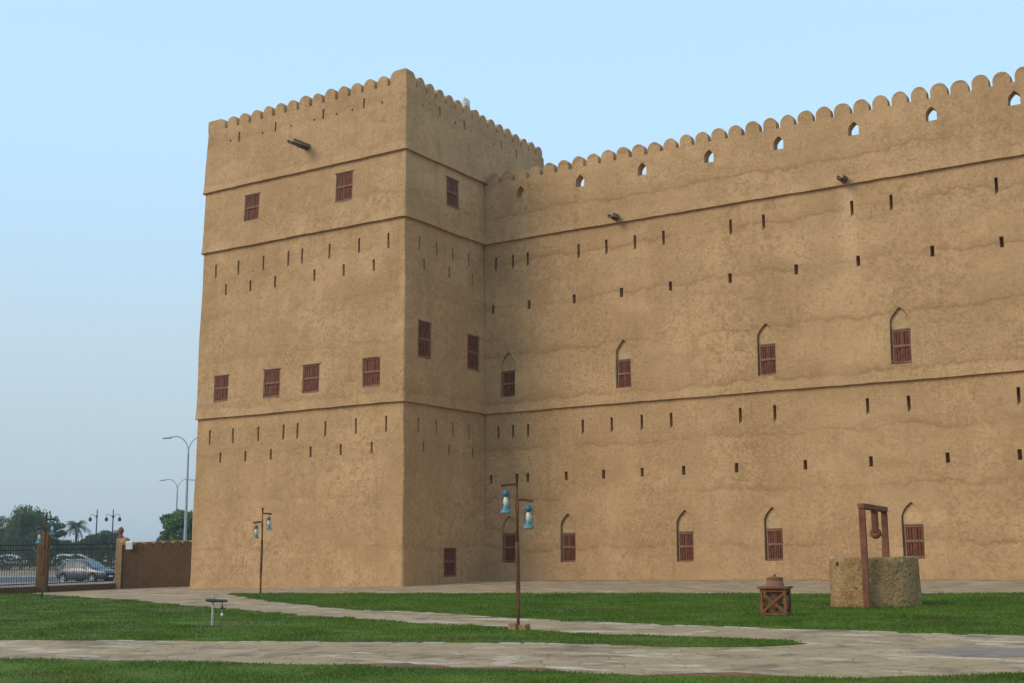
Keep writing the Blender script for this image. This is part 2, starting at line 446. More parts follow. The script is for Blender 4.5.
# ---- curtain wall
for x in (.6, 1.52, 2.31, 4.96, 6.34, 7.74, 9.12, 12.14, 13.58, 17.22, 18.75, 22.58, 24.1, 27.5, 29.0, 33.1, 36.0): C_h.append(slit(x, 14.08, 14.75, .12))
for x in (.45, 2.41, 4.74, 7.07, 9.38, 12.08, 14.86, 17.35, 20.16, 22.64, 25.2, 27.9, 30.6, 33.2, 36.): C_h.append(slit(x, 12.10, 12.51, .15, False))
for x in (.69, 1.47, 2.26, 5.03, 6.43, 7.84, 9.22, 12.25, 13.70, 17.38, 18.94, 22.79, 24.3, 27.8, 29.4, 33.2, 36.): C_h.append(slit(x, 6.28, 6.94, .12))
for x in (.28, 2.22, 4.20, 6.02, 7.85, 9.72, 12.03, 14.86, 17.40, 20.20, 22.69, 25.4, 28., 30.7, 33.4, 36.): C_h.append(slit(x, 4.36, 4.74, .15, False))
C_win = [(.89, 1.66, 8.21, 9.37, 10.23), (6.75, 7.47, 8.16, 9.37, 10.25), (13.10, 13.87, 8.16, 9.38, 10.25), (18.40, 19.17, 8.16, 9.42, 10.30),
         (.89, 1.64, .89, 2.09, 2.93), (3.86, 4.60, .89, 2.07, 2.94), (9.32, 10.07, .88, 2.05, 2.95), (13.06, 13.80, .90, 2.08, 2.96), (18.40, 19.18, .95, 2.13, 3.00),
         (25.2, 25.97, 8.16, 9.4, 10.28), (31.5, 32.27, 8.16, 9.4, 10.28), (25.2, 25.97, .95, 2.12, 2.99), (31.5, 32.27, .95, 2.12, 2.99)]
for a, b_, c_, s_, e_ in C_win: C_h.append(dict(u0=a, u1=b_, z0=c_, z1=e_, zs=s_ + .42 * (e_ - s_), d=.20))
C_loop = [1.98, 5.11, 8.18, 11.30, 14.37, 17.44, 20.45, 23.44, 26.5, 29.5, 32.6, 35.6]
for x in C_loop: C_h.append(dict(u0=x - .21, u1=x + .21, z0=17.38, z1=17.94, zs=17.68, d=.46, through=True))

# ------------------------------------------------------------------ the tower
tower = empty('fort_tower', (-W / 2, L / 2, 0), 'square mud-plastered fort tower with small red-brown shuttered windows and rounded battlements', 'tower')
T_TIERS = [(-.8, Z1), (Z1, Z2), (Z2, Z3), (Z3, ZT)]
R_ = .06
def perim(u):
    """point and outward normal on the tower outline; u runs left along the main face (negative) or back along the side face"""
    for c, (cx, cy), a0 in ((0, (-R_, R_), -90), (-W, (-W + R_, R_), -180), (L, (-R_, L - R_), 0), (-W - L, (-W + R_, L - R_), -270)):
        if abs(u - c) < R_:
            a = rad(a0 + (u - c + R_) / (2 * R_) * 90); n = (cos(a), sin(a))
            return cx + R_ * n[0], cy + R_ * n[1], n
    if -W < u <= 0: return u, 0., (0, -1)
    if 0 <= u < L: return 0., u, (1, 0)
    if u >= L: return -(u - L), L, (0, 1)
    if u > -W - L: return -W, -W - u, (-1, 0)
    return -W + (-W - L - u), L, (0, 1)
def tpos(tiers):
    def f(u, z, d):
        x, y, n = perim(u); o = offs(z, tiers) - d
        if 6.02 < u < L + .2: o -= .07
        zz = z - (.025 * max(y, 0) * (z - Z3) / 3.1 if z > Z3 else 0)
        return (x + n[0] * o, y + n[1] * o, zz)
    return f
def corner_us(c): return [c + R_ * q for q in (-1, -.5, 0, .5, 1)]
t_extra = [e for h in A_h + B_h for e in (h['u0'], h['u1'])] + [6.02, 6.025] + corner_us(0) + corner_us(-W) + corner_us(L)
us_front = lines(-W - R_, L + R_, .38, t_extra)
us_back = [L + R_ + (W - 2 * R_) * k / 12 for k in range(13)] + []
us_left = [-W - L + .2 + (L - .2 - R_) * k / 20 for k in range(21)]
sh = Shell()
for i, (a, b_) in enumerate(T_TIERS):
    tiers = [(a, b_)]
    f = tpos(tiers)
    tier(sh, f, us_front, a, b_, .38, A_h + B_h)
    tier(sh, f, us_back, a, b_, 1., [])
    tier(sh, f, us_left, a, b_, 1., [])
    if i:   # underside of the projecting storey
        g = tpos([T_TIERS[i - 1]])
        for us in (us_front, us_back, us_left):
            for u, v_ in zip(us, us[1:]):
                sh.poly([f(u, a, 0), f(v_, a, 0), g(v_, a - 1e-7, .02), g(u, a - 1e-7, .02)])
# parapet top and inner face, roof
f = tpos([T_TIERS[-1]])
for us in (us_front, us_back, us_left):
    for u, v_ in zip(us, us[1:]):
        q = (max(abs(u), 0),)
        sh.poly([f(u, ZT, 0), f(v_, ZT, 0), f(v_, ZT, .40), f(u, ZT, .40)]) if min(abs(u - c) for c in (0, -W, L)) > .6 else sh.poly([f(u, ZT, 0), f(v_, ZT, 0), f(v_, ZT, .11), f(u, ZT, .11)])
rz_ = 20.35
for (x0, y0, x1, y1) in ((-W + .4, .4, -.42, .4), (-.48, .4, -.48, L - .4), (-.4, L - .42, -W + .4, L - .42), (-W + .42, L - .4, -W + .42, .4)):
    n = 30
    for k in range(n):
        p0 = (x0 + (x1 - x0) * k / n, y0 + (y1 - y0) * k / n); p1 = (x0 + (x1 - x0) * (k + 1) / n, y0 + (y1 - y0) * (k + 1) / n)
        sh.poly([(*p0, rz_), (*p1, rz_), (*p1, ZT - .02), (*p0, ZT - .02)])
sh.poly([(-W + .1, .1, rz_), (-.1, .1, rz_), (-.1, L - .1, rz_), (-W + .1, L - .1, rz_)])
mk('wall', [tuple(v) for v in warp(sh.v)], sh.f, M['plaster_tower'], tower)

def merlon(parent, p0, du, dn, w, h, th=.40, left=True, right=True, sink=.05):
    """round-headed battlement on a base edge p0..p0+du*w, dn = inward direction; a side that is not rounded stays square"""
    p0, du, dn = Vector(p0), Vector(du), Vector(dn); n = 7
    r = min(.30, w / 2) if (left and right) else .34
    hr = min(h - .06, r * 1.06)
    prof = [(0, -sink)]
    if left: prof += [(r - r * cos(a), h - hr + hr * sin(a)) for a in [k / n * pi / 2 for k in range(n + 1)]]
    else: prof += [(0, h * .5), (0, h - .04), (.05, h)]
    if right: prof += [(w - r + r * sin(a), h - hr + hr * cos(a)) for a in [k / n * pi / 2 for k in range(n + 1)]]
    else: prof += [(w - .05, h), (w, h - .04), (w, h * .5)]
    prof += [(w, -sink)]
    dd = []
    for q in prof:
        if not dd or (abs(q[0] - dd[-1][0]) + abs(q[1] - dd[-1][1])) > 1e-3: dd.append(q)
    prof = dd
    vs = []
    for lay, ins in ((.0, .012), (.03, 0), (th - .03, 0), (th, .012)):
        for a, z in prof:
            aa = a + (ins if a < w / 2 else -ins); zz = z - (ins if z > h * .4 else 0)
            vs.append(p0 + du * aa + dn * lay + Vector((0, 0, zz)))
    m_ = len(prof); fs = [list(range(m_))[::-1], list(range(3 * m_, 4 * m_))]
    for l in range(3):
        for k in range(m_): fs.append([l * m_ + k, l * m_ + (k + 1) % m_, (l + 1) * m_ + (k + 1) % m_, (l + 1) * m_ + k])
    vs = warp(np.array([tuple(v) for v in vs]))
    o = mk('merlon', [tuple(v) for v in vs], fs, M['plaster_tower'] if parent == tower else M['plaster'], parent)
    me = o.data
    bm = bmesh.new(); bm.from_mesh(me); bmesh.ops.recalc_face_normals(bm, faces=bm.faces); bm.to_mesh(me); bm.free()
    soft(o, 35)

FI = .036    # top of the storey leans back this much
for k in range(13):
    w = .61 + random.uniform(-.035, .035); x = -10.43 + k * .757 - w / 2
    merlon(tower, (x, FI, ZT), (1, 0, 0), (0, 1, 0), w, ZM - ZT - .02 + random.uniform(-.04, .03))
merlon(tower, (-W - .0, FI, ZT), (1, 0, 0), (0, 1, 0), 1.16, ZM - ZT - .03, left=False)
merlon(tower, (-.92, FI, ZT), (1, 0, 0), (0, 1, 0), .92 - FI, ZM - ZT + .04, right=False)
ys = [1.15, 1.88, 2.62, 3.35, 4.07, 4.80, 5.50, 6.20, 6.94, 7.69, 8.44, 9.18, 9.92, 10.63, 11.33]
merlon(tower, (-FI, FI + .402, ZT - .005), (0, 1, 0), (-1, 0, 0), .34, ZM - ZT + .03, left=False)
for y in ys:
    w = .59 + random.uniform(-.02, .02)
    merlon(tower, (-FI - (.07 if y > 6.02 else 0), y - w / 2, ZT - .025 * y), (0, 1, 0), (-1, 0, 0), w, ZM - ZT - .02 + random.uniform(-.04, .03))
for k in range(14):
    merlon(tower, (-W + FI, 1.2 + k * .757, ZT - .03), (0, 1, 0), (1, 0, 0), .61, ZM - ZT)
    merlon(tower, (-W + .9 + k * .757, L - FI, ZT - .32), (1, 0, 0), (0, -1, 0), .61, ZM - ZT)

def window(parent, at, u0, u1, z0, z1, name='window', lintel=True, slats=6):
    """at(u, z, d): world point d metres behind the wall face. Frame with mid rail > two shutters of vertical boards."""
    P = lambda u, z, d: Vector(at(u, z, d))
    bm = bmesh.new(); w = u1 - u0; fw = .055
    def slab(a, b_, c, e, d0, d1):
        vs = [bm.verts.new(P(u, z, d)) for d in (d0, d1) for u, z in ((a, c), (b_, c), (b_, e), (a, e))]
        for q in ((3, 2, 1, 0), (4, 5, 6, 7), (0, 1, 5, 4), (1, 2, 6, 5), (2, 3, 7, 6), (3, 0, 4, 7)): bm.faces.new([vs[i] for i in q])
    g = .004
    zm = (z0 + z1) / 2 + .02
    slab(u0 + g, u0 + fw, z0 + g, z1 - g, .04, .16); slab(u1 - fw, u1 - g, z0 + g, z1 - g, .04, .16)
    slab(u0 + fw, u1 - fw, z1 - .06, z1 - g, .045, .16); slab(u0 + fw, u1 - fw, z0 + g, z0 + .06, .045, .16)
    slab(u0 + fw, u1 - fw, zm - .045, zm + .045, .03, .16)
    if lintel:
        slab(u0 - .05, u1 + .05, z1 + .006, z1 + .045, -.012, .06)      # thin lintel board let into the plaster
        slab(u0 - .01, u1 + .01, z0 - .03, z0 - .003, -.02, .06)      # sill
    else:
        slab(u0 + g, u1 - g, z1, z1 + .045, .02, .145)
    for uu in (u0 + w * .30, u0 + w * .5, u0 + w * .70):
        slab(uu - .018, uu + .018, zm - .02, zm + .02, .015, .03)
        slab(uu - .016, uu + .016, z0 - .075 if lintel else z0 + .015, z0 - .045 if lintel else z0 + .05, -.0 if lintel else .01, .0449 if not lintel else .02)
    fr = mkbm(name, bm, M['frame'], parent, org=P((u0 + u1) / 2, z0, .1))
    for a, b_ in ((z0 + .06, zm - .045), (zm + .045, z1 - .06)):
        bm = bmesh.new(); n = slats; ww = (w - 2 * fw) / n
        for k in range(n):
            ua = u0 + fw + k * ww
            slab(ua + .014, ua + ww - .014, a + .004, b_ - .004, .07 + random.uniform(-.012, .012), .12)
        slab(u0 + fw + .002, u1 - fw - .002, a + .002, b_ - .002, .138, .158)
        if n > 4: slab(u0 + w / 2 - .022, u0 + w / 2 + .022, a + .003, b_ - .003, .055, .12)
        mkbm('shutter', bm, M['shutter'], fr)
    return fr

pA = lambda u, z, d: warp(np.array([(u, 0., z)]))[0] + np.array((0, d - .0, 0))
def wall_at(face):
    def f(u, z, d):
        tt = [q for q in T_TIERS if q[0] <= z <= q[1] + .01][:1]
        if face == 'A': q = (u, -offs(z, tt), z); n = (0, 1, 0)
        elif face == 'B': q = (offs(z, tt), u, z); n = (-1, 0, 0)
        else: q = (u, D - offs(z, tt), z); n = (0, 1, 0)
        q = warp(np.array(q)); return tuple(q + d * np.array(n))
    return f
# one flat frame per window: take the wall at the window's middle
def flat_at(face, u0, u1, z0, z1):
    f = wall_at(face); c = f((u0 + u1) / 2, (z0 + z1) / 2, 0)
    if face == 'A' or face == 'C': return lambda u, z, d: (u + (c[0] - (u0 + u1) / 2), c[1] + d, z + c[2] - (z0 + z1) / 2)
    return lambda u, z, d: (c[0] - d, u + (c[1] - (u0 + u1) / 2), z + c[2] - (z0 + z1) / 2)
for q in A_win: window(tower, flat_at('A', *q), *q)
for q in B_win: window(tower, flat_at('B', *q), *q, lintel=q[2] > 1, slats=4 if q[2] > 1 else 6)

def spout(parent, p, length, w, tilt, long_channel):
    """wooden rain spout: a channel of three boards sticking out of the wall along -y"""
    bm = bmesh.new(); p = Vector(p)
    a = p + Vector((0, .25, .02)); b_ = p + Vector((0, -length, tilt))
    d = (b_ - a)
    bar(bm, a, b_, w, .05)
    for s in (-1, 1):
        o = Vector((s * (w / 2 - .025), .003, .085)); bar(bm, a + o, b_ + o + Vector((0, s * .05, .02 * s)), .04, .09, random.uniform(-.1, .1))
    bar(bm, p + Vector((0, -.04, -.075)), p + Vector((0, -.6 * length, -.075 + tilt * .6)), .09, .06)
    for v in bm.verts: v.co += Vector((random.uniform(-.012, .012), 0, random.uniform(-.012, .012)))
    return mkbm('rain_spout', bm, M['spout'], parent, org=p)
spout(tower, (-5.57, 0, 19.44), 1.15, .34, -.02, True)

# ------------------------------------------------------------------ the curtain wall
XR = 38.
curtain = empty('curtain_wall', (XR / 2, D, 0), 'long mud-plastered fort wall with arched shuttered windows, arrow slits and rounded battlements', 'wall')
C_TIERS = [(-.8, Z1), (Z1, Z2), (Z2, CT)]
us_c = lines(-.22, XR, .38, [e for h in C_h for e in (h['u0'], h['u1'])])
sh = Shell()
def cpos(tiers):
    return lambda u, z, d: (u, D - offs(z, tiers) + d, z)
for i, tt in enumerate(C_TIERS):
    f = cpos([tt]); tier(sh, f, us_c, tt[0], tt[1], .38, C_h)
    if i:
        g = cpos([C_TIERS[i - 1]])
        for u, v_ in zip(us_c, us_c[1:]): sh.poly([f(u, tt[0], 0), f(v_, tt[0], 0), g(v_, tt[0] - 1e-7, .02), g(u, tt[0] - 1e-7, .02)])
f = cpos([C_TIERS[-1]])
loops = [dict(h, front_only=True) for h in C_h if h.get('through')]
fb = lambda u, z, d: (u, D + .46 - offs(z, [C_TIERS[-1]]), z)
tier(sh, fb, us_c, 16.6, CT, .38, loops, flip=True)
for u, v_ in zip(us_c, us_c[1:]): sh.poly([f(u, CT, 0), f(v_, CT, 0), fb(v_, CT, 0), fb(u, CT, 0)])
sh.poly([(0.05, D + .3, 16.7), (XR, D + .3, 16.7), (XR, D + 7, 16.7), (0.05, D + 7, 16.7)])
sh.poly([(0.05, D + 7, -.8), (XR, D + 7, -.8), (XR, D + 7, 16.7), (0.05, D + 7, 16.7)])
sh.poly([(XR, D, -.8), (XR, D + 7, -.8), (XR, D + 7, 16.7), (XR, D, 16.7)])
mk('wall', [tuple(v) for v in warp(sh.v)], sh.f, M['plaster'], curtain)
k = 0
while .46 + k * .7525 < XR - .4:
    w = .615 + random.uniform(-.04, .04); x = .46 + k * .7525 - w / 2
    merlon(curtain, (x, D + FI, CT), (1, 0, 0), (0, 1, 0), w, CM - CT + random.uniform(-.045, .035)); k += 1
for a, b_, c_, s_, e_ in C_win:
    fa = flat_at('C', a, b_, c_, e_)
    # the arch head is closed by a plastered panel set a little inside the reveal
    h_ = dict(u0=a, u1=b_, z1=e_, zs=s_ + .42 * (e_ - s_)); L_, Rr_ = arch_curve(h_, 9); g_ = .028
    out_ = [(a, s_ + .05), (b_, s_ + .05)] + Rr_[::-1] + L_[::-1][1:]
    cu, cz = (a + b_) / 2, s_ + .3 * (e_ - s_); kx = 1 - 2 * g_ / (b_ - a); kz = 1 - 1.6 * g_ / (e_ - s_)
    out_ = [(cu + (u - cu) * kx, (cz + (z - cz) * kz) if z > s_ + .06 else z) for u, z in out_]
    bm = bmesh.new(); f0 = [bm.verts.new(fa(u, z, .125)) for u, z in out_]; f1 = [bm.verts.new(fa(u, z, .21)) for u, z in out_]
    bm.faces.new(f0); bm.faces.new(f1[::-1])
    for q in range(len(out_)): bm.faces.new((f0[q], f1[q], f1[(q + 1) % len(out_)], f0[(q + 1) % len(out_)]))
    mkbm('arch_panel', bm, M['plaster_panel'], curtain, org=fa(cu, cz, .1))
    window(curtain, lambda u, z, d, fa=fa: fa(u, z, d + .03), a + .05, b_ - .004, c_ + .01, s_, 'arched_window', lintel=False, slats=6)
spout(curtain, (6.95, D - .03, 15.60), .62, .26, -.03, False)
spout(curtain, (17.02, D - .03, 15.56), .62, .26, -.03, False)
spout(curtain, (27.5, D - .03, 15.56), .62, .26, -.03, False)

# a small white loudspeaker on the tower roof
spk = empty('loudspeaker', (-.62, 5.05, rz_), 'small white horn loudspeaker peeping over the tower battlements', 'loudspeaker')
bm = bmesh.new(); tube(bm, [(-.62, 5.05, rz_), (-.62, 5.05, 21.95)], .03); mkbm('pole', bm, M['galv'], spk)
bm = bmesh.new()
a = [bm.verts.new((-.62 + .05, 5.05 + s * .09, 22.0 + q * .08)) for s, q in ((-1, -1), (1, -1), (1, 1), (-1, 1))]
c = [bm.verts.new((-.62 + .34, 5.05 + s * .24, 22.04 + q * .27)) for s, q in ((-1, -1), (1, -1), (1, 1), (-1, 1))]
for i in range(4): bm.faces.new((a[i], a[(i + 1) % 4], c[(i + 1) % 4], c[i]))
bm.faces.new(a[::-1]); bmesh.ops.solidify(bm, geom=bm.faces[:], thickness=.015)
mkbm('horn', bm, M['white'], spk)
bm = bmesh.new(); box(bm, (-.70, 5.05, 22.0), (.24, .16, .16)); mkbm('driver', bm, M['white'], spk, bevel=.02)

# ------------------------------------------------------------------ ground, paths and lawns
def grid_sheet(name, xs, ys, z, mat, kind, label=None):
    vs = [(x, y, float(G(x, y)) + z) for y in ys for x in xs]; n = len(xs)
    fs = [[j * n + i, j * n + i + 1, (j + 1) * n + i + 1, (j + 1) * n + i] for j in range(len(ys) - 1) for i in range(n - 1)]
    return tag(mk(name, vs, fs, mat), label, None, None, kind)
gx = sorted(set([-1500, -1000, -500, -250, -120, -60, 0, 40, 120, 400, 800, 1500] + list(range(-110, 110, 10))))
gy = sorted(set([-1500, -400, -120, -45, 6, 60, 120, 250, 500, 1000, 1500] + list(range(-110, 110, 10))))
grid_sheet('ground', gx, gy, 0, M['earth'], 'structure')

def inside(poly, pts):
    x, y = pts[:, 0], pts[:, 1]; r = np.zeros(len(pts), bool); n = len(poly)
    for i in range(n):
        (x0, y0), (x1, y1) = poly[i], poly[(i + 1) % n]
        c = ((y0 > y) != (y1 > y))
        with np.errstate(divide='ignore', invalid='ignore'):
            xi = (x1 - x0) * (y - y0) / (y1 - y0) + x0
        r ^= c & (x < xi)
    return r

def ragged(pts, step=.35, amp=.06, closed=False):
    """resample a polyline and roughen it"""
    out = []
    segs = list(zip(pts, pts[1:] + pts[:1])) if closed else list(zip(pts, pts[1:]))
    for (a, b_) in segs:
        a, b_ = np.array(a, float), np.array(b_, float); n = max(1, int(np.linalg.norm(b_ - a) / step))
        for k in range(n):
            q = a + (b_ - a) * k / n
            out.append(q)
    if not closed: out.append(np.array(pts[-1], float))
    o = np.array(out); s = np.arange(len(o)) * step
    d = np.zeros_like(o)
    for L_, a in ((2.4, 1.), (1.1, .7), (.6, .5)):
        ph = rng.uniform(0, 6.28, 2); d[:, 0] += a * np.sin(s * 2 * pi / L_ + ph[0]); d[:, 1] += a * np.sin(s * 2 * pi / L_ + ph[1])
    d += rng.normal(size=o.shape) * .5
    return [tuple(q) for q in (o + d * amp)]

def sheet(name, poly, z, mat, kind, cell=1.5, skirt=0., label=None, cat=None):
    P = np.array(poly); x0, y0 = P.min(0); x1, y1 = P.max(0)
    gxs, gys = np.meshgrid(np.arange(x0, x1, cell), np.concatenate([np.arange(y0, y1, cell)])); q = np.c_[gxs.ravel(), gys.ravel()]
    q = q[inside(poly, q)]
    pts = [Vector(p) for p in poly] + [Vector(p) for p in q]; n = len(poly)
    r = delaunay_2d_cdt(pts, [(i, (i + 1) % n) for i in range(n)], [], 1, 1e-5)
    vs = [(v.x, v.y, float(G(v.x, v.y)) + z) for v in r[0]]; fs = [list(f) for f in r[2]]
    if skirt:
        b0 = len(vs)
        for p in poly: vs.append((p[0], p[1], float(G(*p)) + z)); vs.append((p[0], p[1], float(G(*p)) + z - skirt))
        for i in range(n):
            j = (i + 1) % n; fs.append([b0 + 2 * i, b0 + 2 * i + 1, b0 + 2 * j + 1, b0 + 2 * j])
    return tag(mk(name, vs, fs, mat), label, cat, None, kind)

# the paved court between fort and fence, with the paths cut into the lawn, is one flagstone sheet
court = [(-21.5, -18), (-19.6, -8.5), (-18.6, -3.2), (-17.8, .9), (-15., 2.9), (-12.0, 5.0), (-11.9, 5.95), (38, 5.95), (38, -45), (-21.5, -45)]
sheet('path', court, .022, M['flag'], 'structure', 1.)

lawn_near = ragged([(3, -33.2), (8, -31.2), (11, -30.2), (14.77, -28.98), (16.81, -28.53), (20.31, -27.95), (22.43, -27.75), (23.77, -27.70), (25.04, -27.50), (26.34, -27.2), (26.9, -26.95), (27.56, -26.44), (28.4, -25.8), (31, -23.6), (36, -20)], .3, .035) + [(38, -20), (38, -40), (3, -40)]
mid_up = ragged([(-20.9, -17.), (-19.35, -8.5), (-18.5, -4.1), (-17.6, -4.6), (-14.6, -6.2), (-5.9, -10.6), (-1.67, -12.42), (2.32, -14.59), (4.47, -15.57), (7.61, -16.89), (11.05, -18.5), (13.26, -19.27), (15.25, -20.05), (18.36, -21.03), (20.16, -21.87), (22.3, -22.2), (23.42, -22.25), (24.2, -22.35), (24.75, -22.75)], .35, .085)
mid_low = ragged([(24.6, -22.95), (24.16, -23.3), (23.29, -23.74), (22.11, -23.74), (20.94, -23.72), (19.33, -24.13), (17.63, -24.54), (13.33, -25.57), (10.93, -26.24), (5, -28.2), (-4, -31.5)], .3, .04)
lawn_mid = mid_up + mid_low + [(-12, -34), (-20.9, -34)]
far_low = ragged([(-2.3, -7.25), (-1.78, -7.71), (2.53, -10.99), (6.15, -13.38), (10.39, -15.81), (13.73, -16.66), (16.39, -17.96), (18.44, -18.64), (21.27, -19.26), (23.93, -19.69), (25.78, -20.0), (27.17, -20.1), (31, -17.5), (36, -14)], .35, .085)
far_up = ragged([(36, -.4), (29, -2.2), (24.43, -4.9), (22.08, -5.8), (19.65, -6.1), (15.17, -5.9), (9.7, -6.3), (5.14, -6.8), (1.04, -7.15), (-2.3, -7.15)], .4, .07)
lawn_far = far_low + far_up

WELL_C, WELL_R = Vector((22.60, -12.10, 0)), .985
CAMP = np.array((30.97, -40.64))
def lawn(poly, label, dens, h0=.05, fringe=1., skip_left=None):
    o = sheet('lawn', poly, .040, M['turf'], 'structure', .8, .1)
    # blades: many small bent triangles, wider and sparser with distance
    P = np.array(poly); x0, y0 = P.min(0); x1, y1 = P.max(0)
    n = int((x1 - x0) * (y1 - y0) * dens(15.))
    q = np.c_[rng.uniform(x0, x1, n), rng.uniform(y0, y1, n)]
    q = q[inside(poly, q)]
    d = np.linalg.norm(q - CAMP, axis=1)
    fwd = (q - CAMP) @ np.array((-.534, .8455)); side = np.abs((q - CAMP) @ np.array((.8455, .534)))
    keep = (rng.uniform(0, 1, len(q)) < dens(d) / dens(15.)) & (fwd > 11) & (side < fwd * .47 + 3.)
    q = q[keep]; d = d[keep]
    # denser, taller fringe along the edges
    e = []
    for (a, b_) in zip(poly, poly[1:] + poly[:1]):
        a, b_ = np.array(a), np.array(b_); l = np.linalg.norm(b_ - a)
        if l > 3: continue
        m_ = (a + b_) / 2; dd = np.linalg.norm(m_ - CAMP)
        k = int(l * 70 * fringe * (.25 + 1.1 * abs(sin(m_[0] * 1.9 + 1.1 * m_[1]))) * min(1., 22 / dd) ** .7)
        e.append(a + (b_ - a) * rng.uniform(0, 1, (k, 1)) + rng.normal(size=(k, 2)) * .05)
    ne = 0
    if e: e = np.concatenate(e); ne = len(e); q = np.concatenate([q, e]); d = np.concatenate([d, np.linalg.norm(e - CAMP, axis=1)])
    wr = np.linalg.norm(q - np.array((WELL_C.x, WELL_C.y)), axis=1)
    patch = np.sqrt(((q[:, 0] - 11.9) * .55) ** 2 + (q[:, 1] + 21.5) ** 2)
    ok = (wr > WELL_R + .02) & ((patch > .75) | (rng.uniform(0, 1, len(q)) < .3)); q = q[ok]; d = d[ok]; wr = wr[ok]
    trk = np.abs((q[:, 1] + 12.75) - (.2 + .20 * (q[:, 0] + 8.0)) ) ; intrk = (trk < .16) & (q[:, 0] < -2.4)
    ok = ~intrk; q = q[ok]; d = d[ok]; wr = wr[ok]
    n = len(q); z = G(q[:, 0], q[:, 1]) + .036
    clump = .75 + .35 * np.sin(q[:, 0] * 2.1 + 1.3 * np.sin(q[:, 1] * 1.7)) * np.sin(q[:, 1] * 2.6 + .8)
    h = h0 * rng.uniform(.55, 1.35, n) * clump * (1 + .9 * np.exp(-((wr - WELL_R) / .25) ** 2))
    w = np.clip(.00075 * d, .012, .05) * rng.uniform(.7, 1.3, n)
    a = rng.uniform(0, 2 * pi, n); l = rng.uniform(.2, .9, n) * h; la = rng.uniform(0, 2 * pi, n)
    dx, dy = np.cos(a) * w / 2, np.sin(a) * w / 2
    V = np.empty((n, 3, 3)); V[:, 0] = np.c_[q[:, 0] - dx, q[:, 1] - dy, z]; V[:, 1] = np.c_[q[:, 0] + dx, q[:, 1] + dy, z]
    V[:, 2] = np.c_[q[:, 0] + l * np.cos(la), q[:, 1] + l * np.sin(la), z + h]
    me = bpy.data.meshes.new('grass'); me.vertices.add(3 * n); me.vertices.foreach_set('co', V.ravel())
    me.loops.add(3 * n); me.loops.foreach_set('vertex_index', np.arange(3 * n, dtype=np.int32))
    me.polygons.add(n); me.polygons.foreach_set('loop_start', np.arange(0, 3 * n, 3, dtype=np.int32)); me.update(calc_edges=True); me.validate()
    g = put('grass', me, M['blade'], None, Vector((0, 0, 0)))
    tag(g, label, 'grass', None, 'stuff'); print('blades', n)
lawn(lawn_near, 'short green lawn grass along the bottom of the picture, in front of the wide path', lambda d: 1500 * (15 / d) ** 2., .034)
lawn(lawn_mid, 'short green lawn grass in the strip between the wide path and the narrow path', lambda d: 1300 * (15 / d) ** 1.9, .044, 1.3)
lawn(lawn_far, 'short green lawn grass round the stone well, below the fort wall', lambda d: 1300 * (15 / d) ** 1.8, .05)

def edging(pts, w=.09, h=.012, off=0.):
    """pale edging stones, butted end to end with small gaps"""
    bm = bmesh.new(); P = [Vector((p[0], p[1], 0)) for p in pts]
    for a, b_ in zip(P, P[1:]):
        d = (b_ - a); ll = d.length; n = max(1, int(ll / .38)); u = d / ll
        for k in range(n):
            if random.random() < .22: continue
            p = a + d * (k + .5) / n + Vector((-u.y, u.x, 0)) * (off + random.uniform(-.03, .03))
            z = float(G(p.x, p.y))
            q = Matrix.Rotation(math.atan2(u.y, u.x) + random.uniform(-.05, .05), 3, 'Z')
            box(bm, (p.x, p.y, z + h / 2), (ll / n * random.uniform(.75, .96), w * random.uniform(.8, 1.3), h + .04 + random.uniform(-.02, .015)), q)
    return tag(mkbm('kerb', bm, M['kerb'], None, org=P[0], bevel=.006), None, None, None, 'structure')
edging([(2.53, -10.99), (6.15, -13.38), (10.39, -15.81), (13.73, -16.66), (16.39, -17.96), (18.44, -18.64), (21.27, -19.26), (23.93, -19.69), (25.78, -20.0), (27.17, -20.1), (31, -17.5)], off=-.12)
edging([(1.0, -29.8), (5, -28.2), (10.93, -26.24), (13.33, -25.57), (17.63, -24.54), (19.33, -24.13), (20.94, -23.72), (22.11, -23.74)], off=-.12)
edging([(-2.0, -7.2), (1.04, -7.15), (5.14, -6.8), (9.7, -6.3), (15.17, -5.9), (19.65, -6.1)], off=.12)

# bare dark soil showing along the lawn edges
M['soil'] = plain('bare_dark_soil', (.19, .092, .042), .97, .4, 5., .02, obj=False)
def soil_edge(pts, side, w=.16):
    P = [np.array(p, float) for p in pts]; out, inn = [], []
    for i, p in enumerate(P):
        d = P[min(i + 1, len(P) - 1)] - P[max(i - 1, 0)]; d = d / np.linalg.norm(d); n_ = np.array((-d[1], d[0])) * side
        k = w * max(-.1, .9 * abs(sin(i * .23 + 2) * sin(i * .087 + 1)) + .25 * sin(i * .9) - .12)
        out.append(tuple(p + n_ * k)); inn.append(tuple(p - n_ * .12))
    sheet('soil', ragged(out, .3, .025) + ragged(inn[::-1], .3, .01), .031, M['soil'], 'structure', 2.)
soil_edge(lawn_near[22:-3], 1, .70)
soil_edge(far_up, -1, .6)
soil_edge(mid_up[::2], 1, .30)

# dark slate slab set into the wide path
bm = bmesh.new()
sl = [(26.40, -23.60), (26.78, -22.60), (27.80, -22.45), (28.35, -23.3), (27.58, -23.95)]
vs = [bm.verts.new((x, y, float(G(x, y)) + .03)) for x, y in sl]; bm.faces.new(vs)
r = bmesh.ops.extrude_face_region(bm, geom=bm.faces[:]); bmesh.ops.translate(bm, verts=[v for v in r['geom'] if isinstance(v, bmesh.types.BMVert)], vec=(0, 0, -.03))
tag(mkbm('paving_slab', bm, M['slab'], None, org=(27.4, -23.1, float(G(27.4, -23.1)))), 'large dark grey slab set flat in the pale path below the well', 'paving slab')

